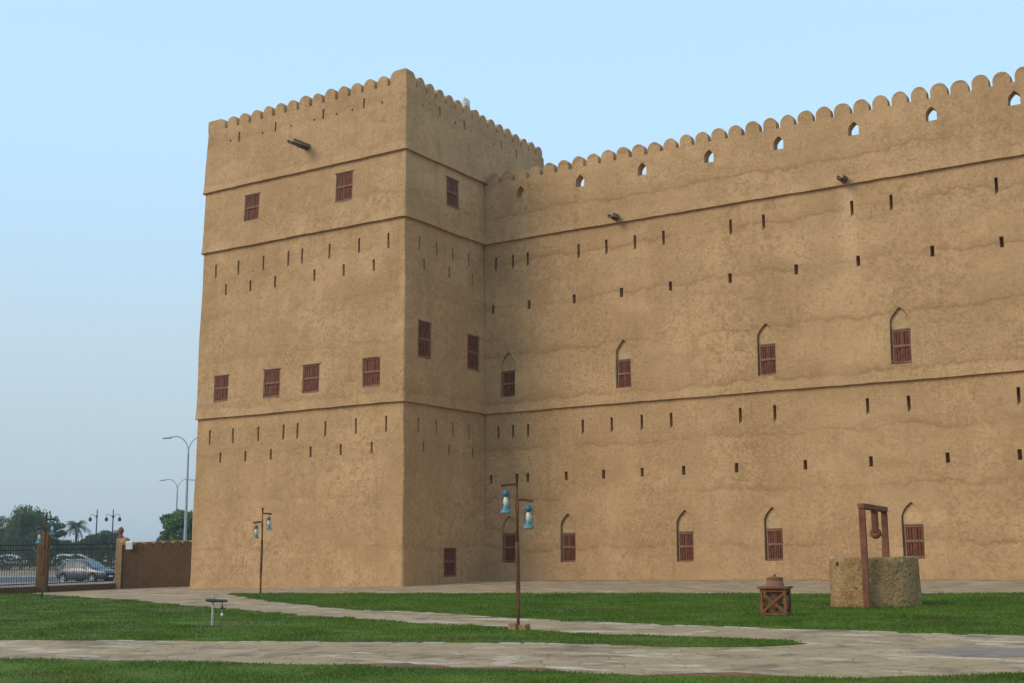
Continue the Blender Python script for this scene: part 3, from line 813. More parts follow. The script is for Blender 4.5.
# ------------------------------------------------------------------ lantern posts
def make_lamp():
    r = empty('lantern_post', (0, 0, 0), 'tmp', 'lamp post')
    bm = bmesh.new()
    tube(bm, [(0, 0, -.2), (.008, 0, .8), (-.006, .006, 1.7), (.004, 0, 2.4), (0, 0, 3.02)], [.047, .045, .043, .040, .037], 10)
    soft(mkbm('pole', bm, M['post'], r))
    for s, za, ln in ((-1, 2.82, .30), (1, 2.52, .30)):
        bm = bmesh.new(); tube(bm, [(s * .01, 0, za), (s * .16, 0, za - .005), (s * (ln + .02), 0, za + (-.02 if s < 0 else -.03))], [.03, .032, .038], 8); soft(mkbm('arm', bm, M['post'], r))
        x = s * (ln - .08); zt = za - .13
        bm = bmesh.new()      # lantern: wire side tubes, bail and burner plates
        tube(bm, [(x, 0, za - .03), (x, 0, zt + .02)], .007, 6)
        for q in (-1, 1):
            tube(bm, [(x + q * .055, 0, zt - .015), (x + q * .095, 0, zt - .10), (x + q * .10, 0, zt - .30), (x + q * .075, 0, zt - .42)], .012, 6)
        for zz in (.175, .31): box(bm, (x, 0, zt - zz), (.19, .012, .012))
        ln_ = mkbm('lantern', bm, M['teal'], r, org=(x, 0, zt))
        bm = bmesh.new(); lathe(bm, [(.03, .02), (.045, .0), (.06, -.02), (.06, -.06), (.072, -.075), (.062, -.09), (.062, -.125), (.05, -.14)], (x, 0, zt), 14); soft(mkbm('cap', bm, M['teal'], ln_))
        bm = bmesh.new(); lathe(bm, [(.036, -.142), (.052, -.20), (.062, -.26), (.05, -.325), (.036, -.345)], (x, 0, zt), 14); soft(mkbm('globe', bm, M['bulb_white'], ln_))
        bm = bmesh.new(); lathe(bm, [(.04, -.347), (.062, -.36), (.075, -.40), (.105, -.44), (.125, -.47), (.125, -.505), (.10, -.515)], (x, 0, zt), 16); soft(mkbm('fuel_tank', bm, M['teal_light'], ln_))
    for o_ in r.children:
        if o_.name.startswith('lantern'): o_.scale = (.84, .84, .86)
    return r
lamp = make_lamp()
lamps = [((18.93, -21.45), rad(32), .926, 'lantern post with two teal lanterns on stone footing beside the narrow path, nearest of three'),
         ((-1.12, -6.95), rad(218), 1.02, 'lantern post with two teal lanterns close in front of the square tower'),
         ((-8.9, -10.31), rad(250), 1.04, 'lantern post with two teal lanterns standing in front of the iron fence pillar')]
for i, ((x, y), rz, sc_, lab) in enumerate(lamps):
    o = lamp if i == 0 else copy_tree(lamp)
    o.location = (x, y, float(G(x, y)) + .02); o.rotation_euler.z = rz; o.scale = (sc_,) * 3
    tag(o, lab, 'lamp post', 'teal lantern posts in the fort garden')
lamps_o = lamp
x, y = lamps[0][0]; z = float(G(x, y))
bm = bmesh.new(); box(bm, (x - .07, y - .02, z + .06), (.15, .18, .18)); box(bm, (x + .10, y + .05, z + .05), (.15, .18, .17))
bmesh.ops.subdivide_edges(bm, edges=bm.edges[:], cuts=2, use_grid_fill=True)
for v in bm.verts: v.co += Vector((random.uniform(-.015, .015), random.uniform(-.015, .015), random.uniform(-.015, .015)))
ft = mkbm('stone_footing', bm, M['rubble'], None, org=(x, y, z))
tag(ft, 'rough stone footing block round the foot of the nearest lantern post', 'footing')

# ------------------------------------------------------------------ the well
wz = float(G(WELL_C.x, WELL_C.y)) + .04
well = empty('stone_well', (WELL_C.x, WELL_C.y, wz), 'round rubble-stone well with a red-brown timber frame and hanging pulley on the lawn', 'well')
bm = bmesh.new(); n = 72; prof = []
for k in range(15): prof.append((WELL_R * (1.015 - .03 * k / 14), -.15 + 1.19 * k / 14))
prof += [(WELL_R * .97, 1.065), (WELL_R * .92, 1.085), (WELL_R * .76, 1.085), (WELL_R * .72, 1.06), (WELL_R * .72, -.1)]
rings = []
for r, z in prof:
    ring = []
    for k in range(n):
        a = 2 * pi * k / n
        q = .008 * sin(3 * a + z * 2) + .006 * sin(7 * a - z * 5) + random.uniform(-.009, .009)
        ring.append(bm.verts.new(Vector((WELL_C.x + (r + q) * cos(a), WELL_C.y + (r + q) * sin(a), wz + z + (.012 * sin(2 * a + 1) + random.uniform(-.008, .008) if z > 1 else 0)))))
    rings.append(ring)
for a, b_ in zip(rings, rings[1:]):
    for k in range(n): bm.faces.new((a[k], a[(k + 1) % n], b_[(k + 1) % n], b_[k]))
bm.faces.new(rings[-1])
soft(mkbm('well_wall', bm, M['rubble'], well), 60)
# timber frame, near post in front, far post behind the mouth
pn, pf = Vector((22.76, -13.28, 0)), Vector((22.58, -10.94, 0))
hz = wz + 2.22
for p in (pn, pf):
    bm = bmesh.new(); z0 = float(G(p.x, p.y)) - .1
    bar(bm, (p.x, p.y, z0), (p.x, p.y, hz - .09), .165, .14, rad(12))
    mkbm('post', bm, M['red_wood'], well, bevel=.012)
u = (pf - pn).normalized()
bm = bmesh.new(); a = pn - u * .09; c = pf + u * .09; bar(bm, (a.x, a.y, hz - .03), (c.x, c.y, hz - .03), .15, .12)
mkbm('crossbeam', bm, M['red_wood'], well, bevel=.012)
mid = (pn + pf) / 2 + u * .1
bm = bmesh.new()
for s in (-1, 1):
    q = mid + u * (.085 * s); bar(bm, (q.x, q.y, hz - .09), (q.x, q.y, hz - .58), .035, .12)
bar(bm, (*(mid - u * .16).xy, hz - .11), (*(mid + u * .16).xy, hz - .11), .10, .04)
mkbm('pulley_bracket', bm, M['red_wood'], well, bevel=.006)
# pulley wheel wound with rope
bm = bmesh.new(); lathe(bm, [(.03, -.08), (.09, -.08), (.115, -.06), (.128, -.03), (.132, 0), (.128, .03), (.115, .06), (.09, .08), (.03, .08)], (0, 0, 0), 22)
q = Vector((u.x, u.y, 0)).to_track_quat('Z', 'X').to_matrix().to_4x4()
bmesh.ops.transform(bm, matrix=Matrix.Translation((mid.x, mid.y, hz - .60)) @ q, verts=bm.verts)
pw = soft(mkbm('pulley', bm, M['red_wood'], well, org=(mid.x, mid.y, hz - .60)))
sd = Vector((u.y, -u.x, 0))
bm = bmesh.new()
tube(bm, [(*(mid + sd * .130).xy, hz - .60), (*(mid + sd * .132).xy, hz - .9), (*(mid + sd * .128).xy, wz + .9)], .012, 6)
mkbm('rope', bm, M['rope'], well)

# ------------------------------------------------------------------ jar on its timber stand
sx, sy = 21.82, -16.30; sz = float(G(sx, sy)) + .05
st = empty('jar_stand', (0, 0, 0), 'orange-brown timber stand with crossed side braces holding a clay jar on the lawn', 'stand')
hs, ht = .235, .54
for a in (-1, 1):
    for c in (-1, 1):
        bm = bmesh.new(); box(bm, (a * hs, c * hs, (ht - .014) / 2 - .03), (.055, .055, ht + .046)); mkbm('leg', bm, M['stand_wood'], st, bevel=.006)
def sidepair(k):
    q = Matrix.Rotation(k * pi / 2, 4, 'Z')
    for s in (-1, 1):
        bm = bmesh.new(); bar(bm, (-hs * s, -hs - .012 * s, .06), (hs * s, -hs - .012 * s, ht - .08), .022, .05)
        bmesh.ops.transform(bm, matrix=q, verts=bm.verts); mkbm('brace', bm, M['stand_wood'], st)
    for z in (.035, ht - .05):
        bm = bmesh.new(); box(bm, (0, -hs, z), (2 * hs - .06, .035, .05)); bmesh.ops.transform(bm, matrix=q, verts=bm.verts); mkbm('rail', bm, M['stand_wood'], st)
for k in range(4): sidepair(k)
bm = bmesh.new(); R1 = .33
for a, c, w, l in ((0, -.22, .60, .16), (0, .22, .60, .16), (-.23, 0, .14, .278), (.23, 0, .14, .278)): box(bm, (a, c, ht + .01), (w, l, .045))
mkbm('top', bm, M['stand_wood'], st, bevel=.005)
st.location = (sx, sy, sz); st.rotation_euler.z = rad(9.3)
jar = empty('clay_jar', (sx, sy, sz + .09), 'round-bellied terracotta jar with a lid, sitting in the timber stand', 'jar')
bm = bmesh.new(); z = sz + .08
lathe(bm, [(.03, 0), (.06, .02), (.10, .12), (.14, .26), (.165, .38), (.182, .45), (.184, .50), (.170, .57), (.160, .60), (.168, .615), (.168, .635), (.12, .635)], (sx, sy, z), 28); soft(mkbm('body', bm, M['clay'], jar))
bm = bmesh.new(); lathe(bm, [(.165, .637), (.172, .65), (.155, .665), (.05, .685), (.022, .69), (.026, .72), (.012, .735)], (sx, sy, z), 20); soft(mkbm('lid', bm, M['stand_wood'], jar))

# ------------------------------------------------------------------ little white post with a crossbar
px_, py_ = 11.96, -22.06; z = float(G(px_, py_)) + .03
tp = empty('short_post', (px_, py_, z), 'short white post with dark timber crossbar, standing in a worn patch of lawn', 'post')
bm = bmesh.new(); tube(bm, [(px_, py_, z - .1), (px_, py_, z + .3), (px_, py_, z + .64)], [.024, .023, .021], 10); soft(mkbm('post', bm, M['grey_white'], tp))
e1 = Vector((.8455, .534, 0)); q = Vector((px_, py_, z + .52))
bm = bmesh.new(); tube(bm, [q - e1 * .13, q - e1 * .05 + Vector((0, 0, -.008)), q + e1 * .1 + Vector((0, 0, -.015)), q + e1 * .31 + Vector((0, 0, -.02))], [.025, .037, .034, .028], 8)
bmesh.ops.translate(bm, verts=bm.verts, vec=(.02, -.045, 0)); soft(mkbm('crossbar', bm, M['dark_wood'], tp))
h_ = q + e1 * .21 + Vector((.02, -.045, 0))
bm = bmesh.new(); tube(bm, [h_, h_ - Vector((0, 0, .10))], .008, 6); lathe(bm, [(.010, 0), (.02, -.03), (.026, -.07), (.015, -.085)], h_ - Vector((0, 0, .10)), 10); mkbm('bell', bm, M['iron'], tp)
bm = bmesh.new(); tube(bm, [h_ - Vector((0, 0, .185)), h_ - Vector((0, 0, .27))], .0035, 5); lathe(bm, [(.008, .03), (.026, .012), (.028, -.01), (.014, -.03)], h_ - Vector((0, 0, .295)), 10); mkbm('weight', bm, M['white'], tp)

# ------------------------------------------------------------------ fence, pillars, boundary wall
P1, P2, PE = Vector((-18.45, -3.10, 0)), Vector((-17.85, .82, 0)), Vector((-12.0, 4.9, 0))
u1 = (P2 - P1).normalized(); P0 = P1 - u1 * 9.
u2 = (PE - P2).normalized()
def strip_wall(bm, a, b_, th, z0, z1, n):
    d = (b_ - a); s = Vector((-d.y, d.x, 0)).normalized() * th / 2
    ring = []
    for k in range(n + 1):
        p = a + d * k / n
        ring.append([bm.verts.new((p.x + q.x, p.y + q.y, zz + (float(G(p.x, p.y))) )) for q, zz in ((s, z0), (-s, z0), (-s, z1), (s, z1))])
    for r0, r1 in zip(ring, ring[1:]):
        for k in range(4): bm.faces.new((r0[k], r0[(k + 1) % 4], r1[(k + 1) % 4], r1[k]))
    bm.faces.new(ring[0][::-1]); bm.faces.new(ring[-1])
def fence(a, b_, label):
    z = float(G(a.x, a.y)); o = empty('iron_fence', (a.x, a.y, z), label, 'fence', None)
    bm = bmesh.new(); strip_wall(bm, a, b_, .34, -.2, .30, 12); mkbm('plinth', bm, M['plaster_brown'], o)
    d = b_ - a; L_ = d.length; n = int(L_ / .118)
    bm = bmesh.new()
    for k in range(n):
        p = a + d * ((k + .5) / n); g = float(G(p.x, p.y))
        tube(bm, [(p.x, p.y, g + .29), (p.x, p.y, g + 2.32)], .012, 5, False)
        tube(bm, [(p.x, p.y, g + 2.32), (p.x, p.y, g + 2.37), (p.x, p.y, g + 2.44)], [.012, .024, .002], 5, False)
    mkbm('railing', bm, M['iron'], o)
    for zz in (.42, 1.95, 2.18):
        bm = bmesh.new(); A_, B_ = a.copy(), b_.copy(); A_.z = float(G(a.x, a.y)) + zz; B_.z = float(G(b_.x, b_.y)) + zz; bar(bm, A_, B_, .045, .045); mkbm('rail', bm, M['iron'], o)
fence(P1 + u1 * .34, P2 - u1 * .26, 'dark iron bar fence between the two pillars, in front of the parked silver car')
fence(P0, P1 - u1 * .34, 'dark iron bar fence on a low brown plinth, left of the round-topped pillar')
def pillar(p, w, d, h, ang, label, round_top=True):
    g = float(G(p.x, p.y)); o = empty('pillar', (p.x, p.y, g), label, 'pillar')
    bm = bmesh.new(); n = 10
    prof = [(-w / 2, -.2)] + [(-w / 2 * cos(k / n * pi), h - w * .35 + w * .35 * sin(k / n * pi)) for k in range(n + 1)] + [(w / 2, -.2)]
    f0 = [bm.verts.new((x, -d / 2, z)) for x, z in prof]; f1 = [bm.verts.new((x, d / 2, z)) for x, z in prof]
    bm.faces.new(f0); bm.faces.new(f1[::-1])
    for k in range(len(prof)): bm.faces.new((f0[k], f1[k], f1[(k + 1) % len(prof)], f0[(k + 1) % len(prof)]))
    bmesh.ops.transform(bm, matrix=Matrix.Translation((p.x, p.y, g)) @ Matrix.Rotation(ang, 4, 'Z'), verts=bm.verts)
    mkbm('shaft', bm, M['plaster_mid'] if round_top else M['plaster'], o, bevel=0); return o, g
pillar(P1, .46, .40, 2.80, rad(32), 'brown plastered round-topped pillar in the iron fence behind a lantern post')
pp, g = pillar(P2, .30, .40, 2.45, rad(32), 'slim tan gate pillar with a reddish finial at the end of the brown wall', False)
bm = bmesh.new(); lathe(bm, [(.05, 2.38), (.17, 2.46), (.17, 2.52), (.07, 2.56), (.055, 2.64), (.12, 2.72), (.145, 2.81), (.12, 2.90), (.05, 2.97), (.01, 3.0)], (P2.x, P2.y, g), 16); soft(mkbm('finial', bm, M['red_finial'], pp))
bm = bmesh.new(); lathe(bm, [(.20, 2.10), (.26, 2.16), (.27, 2.28), (.20, 2.44), (.10, 2.48)], (P2.x + u2.x * .2, P2.y + u2.y * .2, g), 14); soft(mkbm('shoulder', bm, M['plaster'], pp))
# boundary wall with a scalloped coping
bw = empty('boundary_wall', (P2.x, P2.y, float(G(P2.x, P2.y))), 'brown plastered boundary wall with scalloped pale coping between the gate pillar and the tower', 'wall')
bm = bmesh.new(); a = P2 + u2 * .24; strip_wall(bm, a, PE, .34, -.2, 1.92, 24); mkbm('wall', bm, M['plaster_brown'], bw)
side = Vector((u2.y, -u2.x, 0))
bm = bmesh.new(); Lw = (PE - a).length; n = int(round(Lw / .45)); w = Lw / n
for k in range(n):           # rounded teeth standing on the wall top, in the wall's own brown
    c = a + u2 * ((k + .5) * w); g = float(G(c.x, c.y)) + 1.915
    prof = [(-w / 2 + .01, 0)] + [((w / 2 - .01) * -cos(q / 8 * pi), .30 * sin(q / 8 * pi) ** .7) for q in range(1, 8)] + [(w / 2 - .01, 0)]
    f0 = [bm.verts.new(Vector((c.x, c.y, g + z)) + u2 * x + side * .172) for x, z in prof]; f1 = [bm.verts.new(Vector((c.x, c.y, g + z)) + u2 * x - side * .05) for x, z in prof]
    bm.faces.new(f0); bm.faces.new(f1[::-1])
    for q in range(len(prof)): bm.faces.new((f0[q], f1[q], f1[(q + 1) % len(prof)], f0[(q + 1) % len(prof)]))
mkbm('scallops', bm, M['plaster_brown'], bw)
bm = bmesh.new(); a2 = a - side * .12; b2 = PE - side * .12; strip_wall(bm, a2, b2, .12, 1.9, 2.235, 24); mkbm('coping', bm, M['plaster_panel'], bw)
# floodlight on the wall end
p = P2 + u2 * .52 + side * .32; g = float(G(p.x, p.y))
fl = empty('floodlight', (p.x, p.y, g + 1.95), 'pale grey floodlight box fixed at the end of the brown wall beside the finial', 'floodlight')
bm = bmesh.new(); box(bm, (0, 0, 0), (.32, .16, .38)); bmesh.ops.transform(bm, matrix=Matrix.Translation((p.x, p.y, g + 2.08)) @ Matrix.Rotation(rad(35), 4, 'Z') @ Matrix.Rotation(rad(12), 4, 'X'), verts=bm.verts); mkbm('housing', bm, M['white'], fl, bevel=.02)
bm = bmesh.new(); bar(bm, p - side * .30 + Vector((0, 0, g + 1.93)), p + Vector((0, 0, g + 1.93)), .05, .03); bar(bm, p + Vector((0, 0, g + 1.9)), p + Vector((0, 0, g + 2.0)), .04, .04); mkbm('bracket', bm, M['galv'], fl)

# ------------------------------------------------------------------ the road beyond
RD = Vector((.8, .6, 0)); RN = Vector((-.6, .8, 0))
def rp(s, n_): return P2 + RD * s + RN * n_
def road_sheet(name, n0, n1, z0, z1, mat, kind='structure', s0=-190, s1=150, label=None, cat=None):
    vs, fs = [], []; S_ = [s0 + (s1 - s0) * k / 40 for k in range(41)]; N_ = [n0 + (n1 - n0) * k / 6 for k in range(7)]
    for s in S_:
        for q, n_ in enumerate(N_):
            p = rp(s, n_); e = q / 6; vs.append((p.x, p.y, float(G(p.x, p.y)) + z0 + (z1 - z0) * (e * e * (3 - 2 * e))))
    for i in range(40):
        for j in range(6): fs.append([i * 7 + j, (i + 1) * 7 + j, (i + 1) * 7 + j + 1, i * 7 + j + 1])
    return tag(mk(name, vs, fs, mat), label, cat, None, kind)
road_sheet('road', 26, 92, .03, .03, M['asphalt'])
for n0 in (25.6, 92.):
    bm = bmesh.new()
    for k in range(60):
        s = -170 + k * 5; a, c = rp(s, n0), rp(s + 4.97, n0)
        a.z = float(G(a.x, a.y)) + .08; c.z = float(G(c.x, c.y)) + .08; bar(bm, a, c, .3, .22)
    tag(mkbm('road_kerb', bm, M['road_kerb'], None, org=rp(0, n0)), None, None, None, 'structure')
bm = bmesh.new()
for n_ in (46., 66.):
    for k in range(28):
        a, c = rp(-160 + k * 9, n_), rp(-160 + k * 9 + (4 if n_ < 60 else 9), n_)
        q = [bm.verts.new((v.x, v.y, float(G(v.x, v.y)) + .036)) for v in (a - RN * .09, c - RN * .09, c + RN * .09, a + RN * .09)]; bm.faces.new(q)
tag(mkbm('lane_marking', bm, M['white_car'], None, org=rp(0, 46)), None, None, None, 'structure')
road_sheet('verge', 92.2, 118, .1, 1.15, M['earth'])
road_sheet('far_lawn', 118, 300, 1.15, 1.3, M['turf'])
def verge_z(n_): return .1 + 1.05 * min(1, max(0, (n_ - 92.2) / 25.8))

# ------------------------------------------------------------------ trees
def leaf_mesh(name, pts, size, mat, parent, org, normals=None, elong=1.):
    n = len(pts); pts = np.asarray(pts)
    a = rng.normal(size=(n, 3)); a /= np.linalg.norm(a, axis=1)[:, None]
    if normals is not None: a = normals
    b_ = rng.normal(size=(n, 3)); b_ = np.cross(a, b_); b_ /= np.linalg.norm(b_, axis=1)[:, None] + 1e-9
    s = size * rng.uniform(.6, 1.4, n)[:, None]
    V = np.empty((n, 4, 3)); V[:, 0] = pts - a * s * elong; V[:, 1] = pts + b_ * s * .5; V[:, 2] = pts + a * s * elong; V[:, 3] = pts - b_ * s * .5 + rng.normal(size=(n, 3)) * s * .15
    V -= np.array(tuple(org))
    me = bpy.data.meshes.new(name); me.vertices.add(4 * n); me.vertices.foreach_set('co', V.ravel())
    me.loops.add(4 * n); me.loops.foreach_set('vertex_index', np.arange(4 * n, dtype=np.int32))
    me.polygons.add(n); me.polygons.foreach_set('loop_start', np.arange(0, 4 * n, 4, dtype=np.int32)); me.update(calc_edges=True); me.validate()
    return put(name, me, mat, parent, Vector(org))

def tree(name, base, h, rx, label, mat, cat='tree', nleaf=5000, trunk_h=.3, blobs=26, size=.16, group=None, weep=False, zlo=.28):
    base = Vector(base); o = empty(name, base, label, cat, group)
    bm = bmesh.new()
    tube(bm, [base - Vector((0, 0, .3)), base + Vector((.1, 0, h * trunk_h)), base + Vector((0, .1, h * .62))], [.045 * h * .6, .035 * h * .6, .012 * h], 8)
    cs = []
    for k in range(blobs):
        a = rng.uniform(0, 2 * pi); zz = rng.uniform(zlo, .9); prof_ = math.sqrt(max(.05, 1 - ((zz - .52) / .47) ** 2)); r = rx * prof_ * rng.uniform(.25, .85)
        cs.append((base + Vector((r * cos(a), r * sin(a), h * zz)), rx * rng.uniform(.18, .36)))
        if k % 3 == 0: tube(bm, [base + Vector((0, .03, h * rng.uniform(trunk_h, .5))), (base + cs[-1][0]) / 2 + Vector((0, 0, h * .25)), cs[-1][0]], [.012 * h, .008 * h, .003 * h], 5)
    cs.append((base + Vector((0, 0, h * .84)), rx * .34))
    mkbm('trunk', bm, M['bark'], o)
    pts = []
    per = nleaf // len(cs)
    for c, r in cs:
        if weep:
            m_ = per // 14
            for _ in range(m_):
                d = rng.normal(size=3); d /= np.linalg.norm(d); d[2] = abs(d[2]); s0 = np.array(tuple(c)) + d * r * rng.uniform(.6, 1.05)
                ln = rng.uniform(.12, .34) * h
                for t_ in np.linspace(0, 1, 14): pts.append(s0 + np.array((d[0] * .5 * t_, d[1] * .5 * t_, -ln * t_)) + rng.normal(size=3) * .06)
        else:
            d = rng.normal(size=(per, 3)); d /= np.linalg.norm(d, axis=1)[:, None]
            rr = r * rng.uniform(.45, 1.12, (per, 1)) ** .7
            pts += list(np.array(tuple(c)) + d * rr * np.array((1.15, 1.15, .8)))
    leaf_mesh('crown', pts, size, mat, o, base); return o

def far(px_dir, depth, n_=None):
    """a spot on the far side seen in compass direction px_dir (degrees left of the fort's depth axis)"""
    a = rad(px_dir); q = Vector((CAMP[0] - depth * sin(a), CAMP[1] + depth * cos(a), 0)); nd_ = (q - P2).dot(RN)
    q.z = float(G(q.x, q.y)) + (verge_z(nd_) if nd_ > 92.2 else 0.); return q
def deg(px, cy=560): return 32.27 - math.degrees(math.atan((px - 512) / (1239.75 / cos(rad(9.93)) - 0)))
FWD = np.array((-sin(rad(32.272)) * cos(rad(9.9286)), cos(rad(32.272)) * cos(rad(9.9286)), sin(rad(9.9286))))
def on_line(px, n_):
    a = rad(deg(px)); d = Vector((-sin(a), cos(a), 0)); c = Vector((CAMP[0], CAMP[1], 0))
    t_ = (n_ - (c - P2).dot(RN)) / d.dot(RN); q = c + d * t_
    q.z = float(G(q.x, q.y)) + (verge_z(n_) if n_ > 92.2 else 0.); return q
def at_depth(px, zd):
    a = rad(deg(px)); d = Vector((-sin(a), cos(a), 0)); c = Vector((CAMP[0], CAMP[1], 0))
    q = c + d * (zd / float(np.dot(FWD, tuple(d)))); q.z = float(G(q.x, q.y)); return q
def zdep(q): return float(np.dot(FWD, np.array((q.x - CAMP[0], q.y - CAMP[1], 0))))
def hgt(q, above): return above * zdep(q) / 1239.75 + EYE_Z - q.z      # metres for so many picture rows above the horizon

q = on_line(27, 126); tree('willow_tree', q, hgt(q, 58), 3.9, 'tall pale olive willow with hanging branches, biggest tree beyond the iron fence', M['leaf_olive'], nleaf=15000, blobs=40, size=.17, weep=True, zlo=.42)
q = on_line(53, 130); tree('broadleaf_tree', q, hgt(q, 42), 1.6, 'small dark tree tucked against the right side of the willow', M['leaf_dark'], nleaf=3500, blobs=16)
q = on_line(-6, 132); tree('broadleaf_tree', q, hgt(q, 48), 3.2, 'dark tree at the far left edge, left of the willow', M['leaf_dark'], nleaf=4500, blobs=20)
q = on_line(-45, 128); tree('broadleaf_tree', q, 8., 4., 'dark tree outside the left edge of the picture', M['leaf_dark'], nleaf=4000, blobs=20)
q = on_line(90, 124); tree('bushy_tree', q, hgt(q, 27), 2.2, 'low dark spreading tree beyond the fence, just right of the palm', M['leaf_dark'], nleaf=4500, blobs=22, trunk_h=.15, zlo=.2)
q = on_line(106, 122); tree('bushy_tree', q, hgt(q, 30), 2.6, 'low dark spreading tree beyond the fence, nearest the gate pillar finial', M['leaf_dark'], nleaf=5000, blobs=22, trunk_h=.15, zlo=.2)
q = on_line(128, 124); tree('bushy_tree', q, hgt(q, 17), 2.2, 'low dark bush behind the brown wall beside the floodlight', M['leaf_dark'], nleaf=3000, blobs=18, trunk_h=.15, zlo=.2)
q = at_depth(177.5, 112); tree('broadleaf_tree', q, hgt(q, 53), 2.6, 'mid-green leafy tree rising behind the brown boundary wall beside the tower', M['leaf_mid'], nleaf=7000, blobs=30, size=.17, zlo=.4)
q = at_depth(214, 116); tree('broadleaf_tree', q, 7., 3.2, 'mid-green leafy tree hidden behind the square tower', M['leaf_mid'], nleaf=4000, blobs=20, size=.17)
# palm
q = on_line(73, 134); h_ = hgt(q, 35)
pm = empty('palm_tree', q, 'small date palm with arching grey-green fronds standing behind the low dark trees', 'palm')
bm = bmesh.new(); tube(bm, [q - Vector((0, 0, .3)), q + Vector((.1, 0, h_ * .5)), q + Vector((0, 0, h_))], [.26, .2, .2], 9); mkbm('trunk', bm, M['bark'], pm)
V, F = [], []
top = np.array((q.x, q.y, q.z + h_))
for k in range(44):
    a = rng.uniform(0, 2 * pi); el = rng.uniform(-.25, 1.35); ln = rng.uniform(1.9, 2.6); hd = np.array((cos(a), sin(a), 0)); sd_ = np.array((-sin(a), cos(a), 0))
    prev = None
    for t_ in np.linspace(0, 1, 12):
        p = top + hd * ln * t_ * cos(el * (1 - .3 * t_)) + np.array((0, 0, 1.)) * (ln * t_ * sin(el) - 1.5 * t_ * t_)
        if prev is not None and t_ > .12:
            for s in (-1, 1):
                tip = p + sd_ * s * .5 * (1 - .55 * t_) + hd * .22 + np.array((0, 0, -.18 * rng.uniform(.3, 1.6)))
                i = len(V); V += [tuple(prev), tuple(p), tuple(tip)]; F.append([i, i + 1, i + 2])
        prev = p
mk('fronds', V, F, M['leaf_palm'], pm, org=top)
# clipped hedge on the verge
c = on_line(60, 108); pts = []
for k in range(15000):
    s, w, hh = rng.uniform(-32, 32), rng.uniform(-.8, .8), rng.uniform(0, 1)
    top_ = 1.55 + .15 * sin(s * 1.3) + .1 * sin(s * 3.1)
    if rng.uniform() < .6: hh = 1 - .12 * rng.uniform()
    elif rng.uniform() < .7: w = -.8 + .15 * rng.uniform()
    p = c + RD * s + RN * w; pts.append((p.x, p.y, c.z + hh * top_))
tag(leaf_mesh('hedge', pts, .15, M['leaf_dark'], None, c), 'long clipped dark green hedge on the far verge of the road', 'hedge')
# the dark shrubbery closing the view behind the hedge
pts = []
c2 = on_line(60, 150)
for k in range(34000):
    sx_ = rng.uniform(-60, 45); top_ = 3.4 + 1.2 * sin(sx_ * .45) + .7 * sin(sx_ * 1.1 + 2); p = c2 + RD * sx_ + RN * rng.uniform(-1.6, 1.6)
    pts.append((p.x, p.y, c2.z + top_ * rng.uniform(0, 1) ** .8))
tag(leaf_mesh('shrubbery', pts, .34, M['leaf_dark'], None, c2), 'far-off mass of dark shrubs closing the view beyond the hedge', 'shrubs', None, 'stuff')

# ------------------------------------------------------------------ street lamps
def twin_lamp():
    o = empty('street_lamp', (0, 0, 0), 'tmp', 'street lamp')
    bm = bmesh.new(); tube(bm, [(0, 0, -.2), (0, 0, 3), (0, 0, 8.9)], [.13, .11, .07], 10); lathe(bm, [(.2, -.2), (.2, .05), (.14, .1), (.13, .5)], (0, 0, 0), 10); soft(mkbm('pole', bm, M['galv'], o))
    for s in (-1, 1):
        bm = bmesh.new(); P_ = []
        for k in range(11):
            a = k / 10 * pi / 2; P_.append((s * (.95 - .95 * cos(a)), 0, 8.85 + 1.1 * sin(a)))
        P_.append((s * 1.3, 0, 9.90)); tube(bm, P_, .04, 8); soft(mkbm('arm', bm, M['galv'], o))
        bm = bmesh.new()
        for t_ in range(1): box(bm, (s * 1.55, 0, 9.86), (.62, .26, .10))
        for v in bm.verts:
            if abs(v.co.x) > 1.6: v.co.y *= .6; v.co.z -= .03
        mkbm('lamp_head', bm, M['galv'], o, bevel=.03)
    return o
sl0 = twin_lamp()
for i, (q, lab) in enumerate(((at_depth(182.5, 90), 'tall galvanised twin-armed street lamp close to the tower corner, the nearer and taller of two'), (at_depth(172.8, 124), 'tall galvanised twin-armed street lamp seen smaller, left of the taller one'))):
    o = sl0 if i == 0 else copy_tree(sl0)
    o.location = q; o.scale = ((1.06, 1.0)[i],) * 3; o.rotation_euler.z = rad(30); tag(o, lab, 'street lamp', 'twin-armed street lamps behind the brown wall')
def pendant_lamp(sides):
    o = empty('pendant_lamp', (0, 0, 0), 'tmp', 'street lamp')
    bm = bmesh.new(); tube(bm, [(0, 0, -.2), (0, 0, 1.2), (0, 0, 6.6)], [.14, .09, .055], 8); lathe(bm, [(.055, 5.7), (.11, 5.78), (.11, 5.9), (.05, 6.0)], (0, 0, 0), 10); mkbm('pole', bm, M['black'], o)
    for s in sides:
        bm = bmesh.new(); tube(bm, [(s * .04, 0, 5.65), (s * .3, 0, 6.0), (s * .62, 0, 6.05), (s * .75, 0, 5.9), (s * .72, 0, 5.72)], .03, 6); mkbm('arm', bm, M['black'], o)
        bm = bmesh.new(); lathe(bm, [(.04, 5.74), (.14, 5.66), (.19, 5.52), (.17, 5.36), (.08, 5.26)], (s * .72, 0, 0), 12); mkbm('lantern', bm, M['black'], o)
    return o
for px, sides, lab in ((93, (-1,), 'thin dark street lamp with a single hanging lantern, rising above the low trees'), (109.3, (-1, 1), 'thin dark street lamp with two hanging lanterns, rising above the low trees')):
    o = pendant_lamp(sides); q = on_line(px, 112); o.location = q; s_ = hgt(q, 51.5) / 6.6; o.scale = (s_, s_, s_); o.rotation_euler.z = rad(50)
    tag(o, lab, 'street lamp', 'pendant street lamps along the verge')

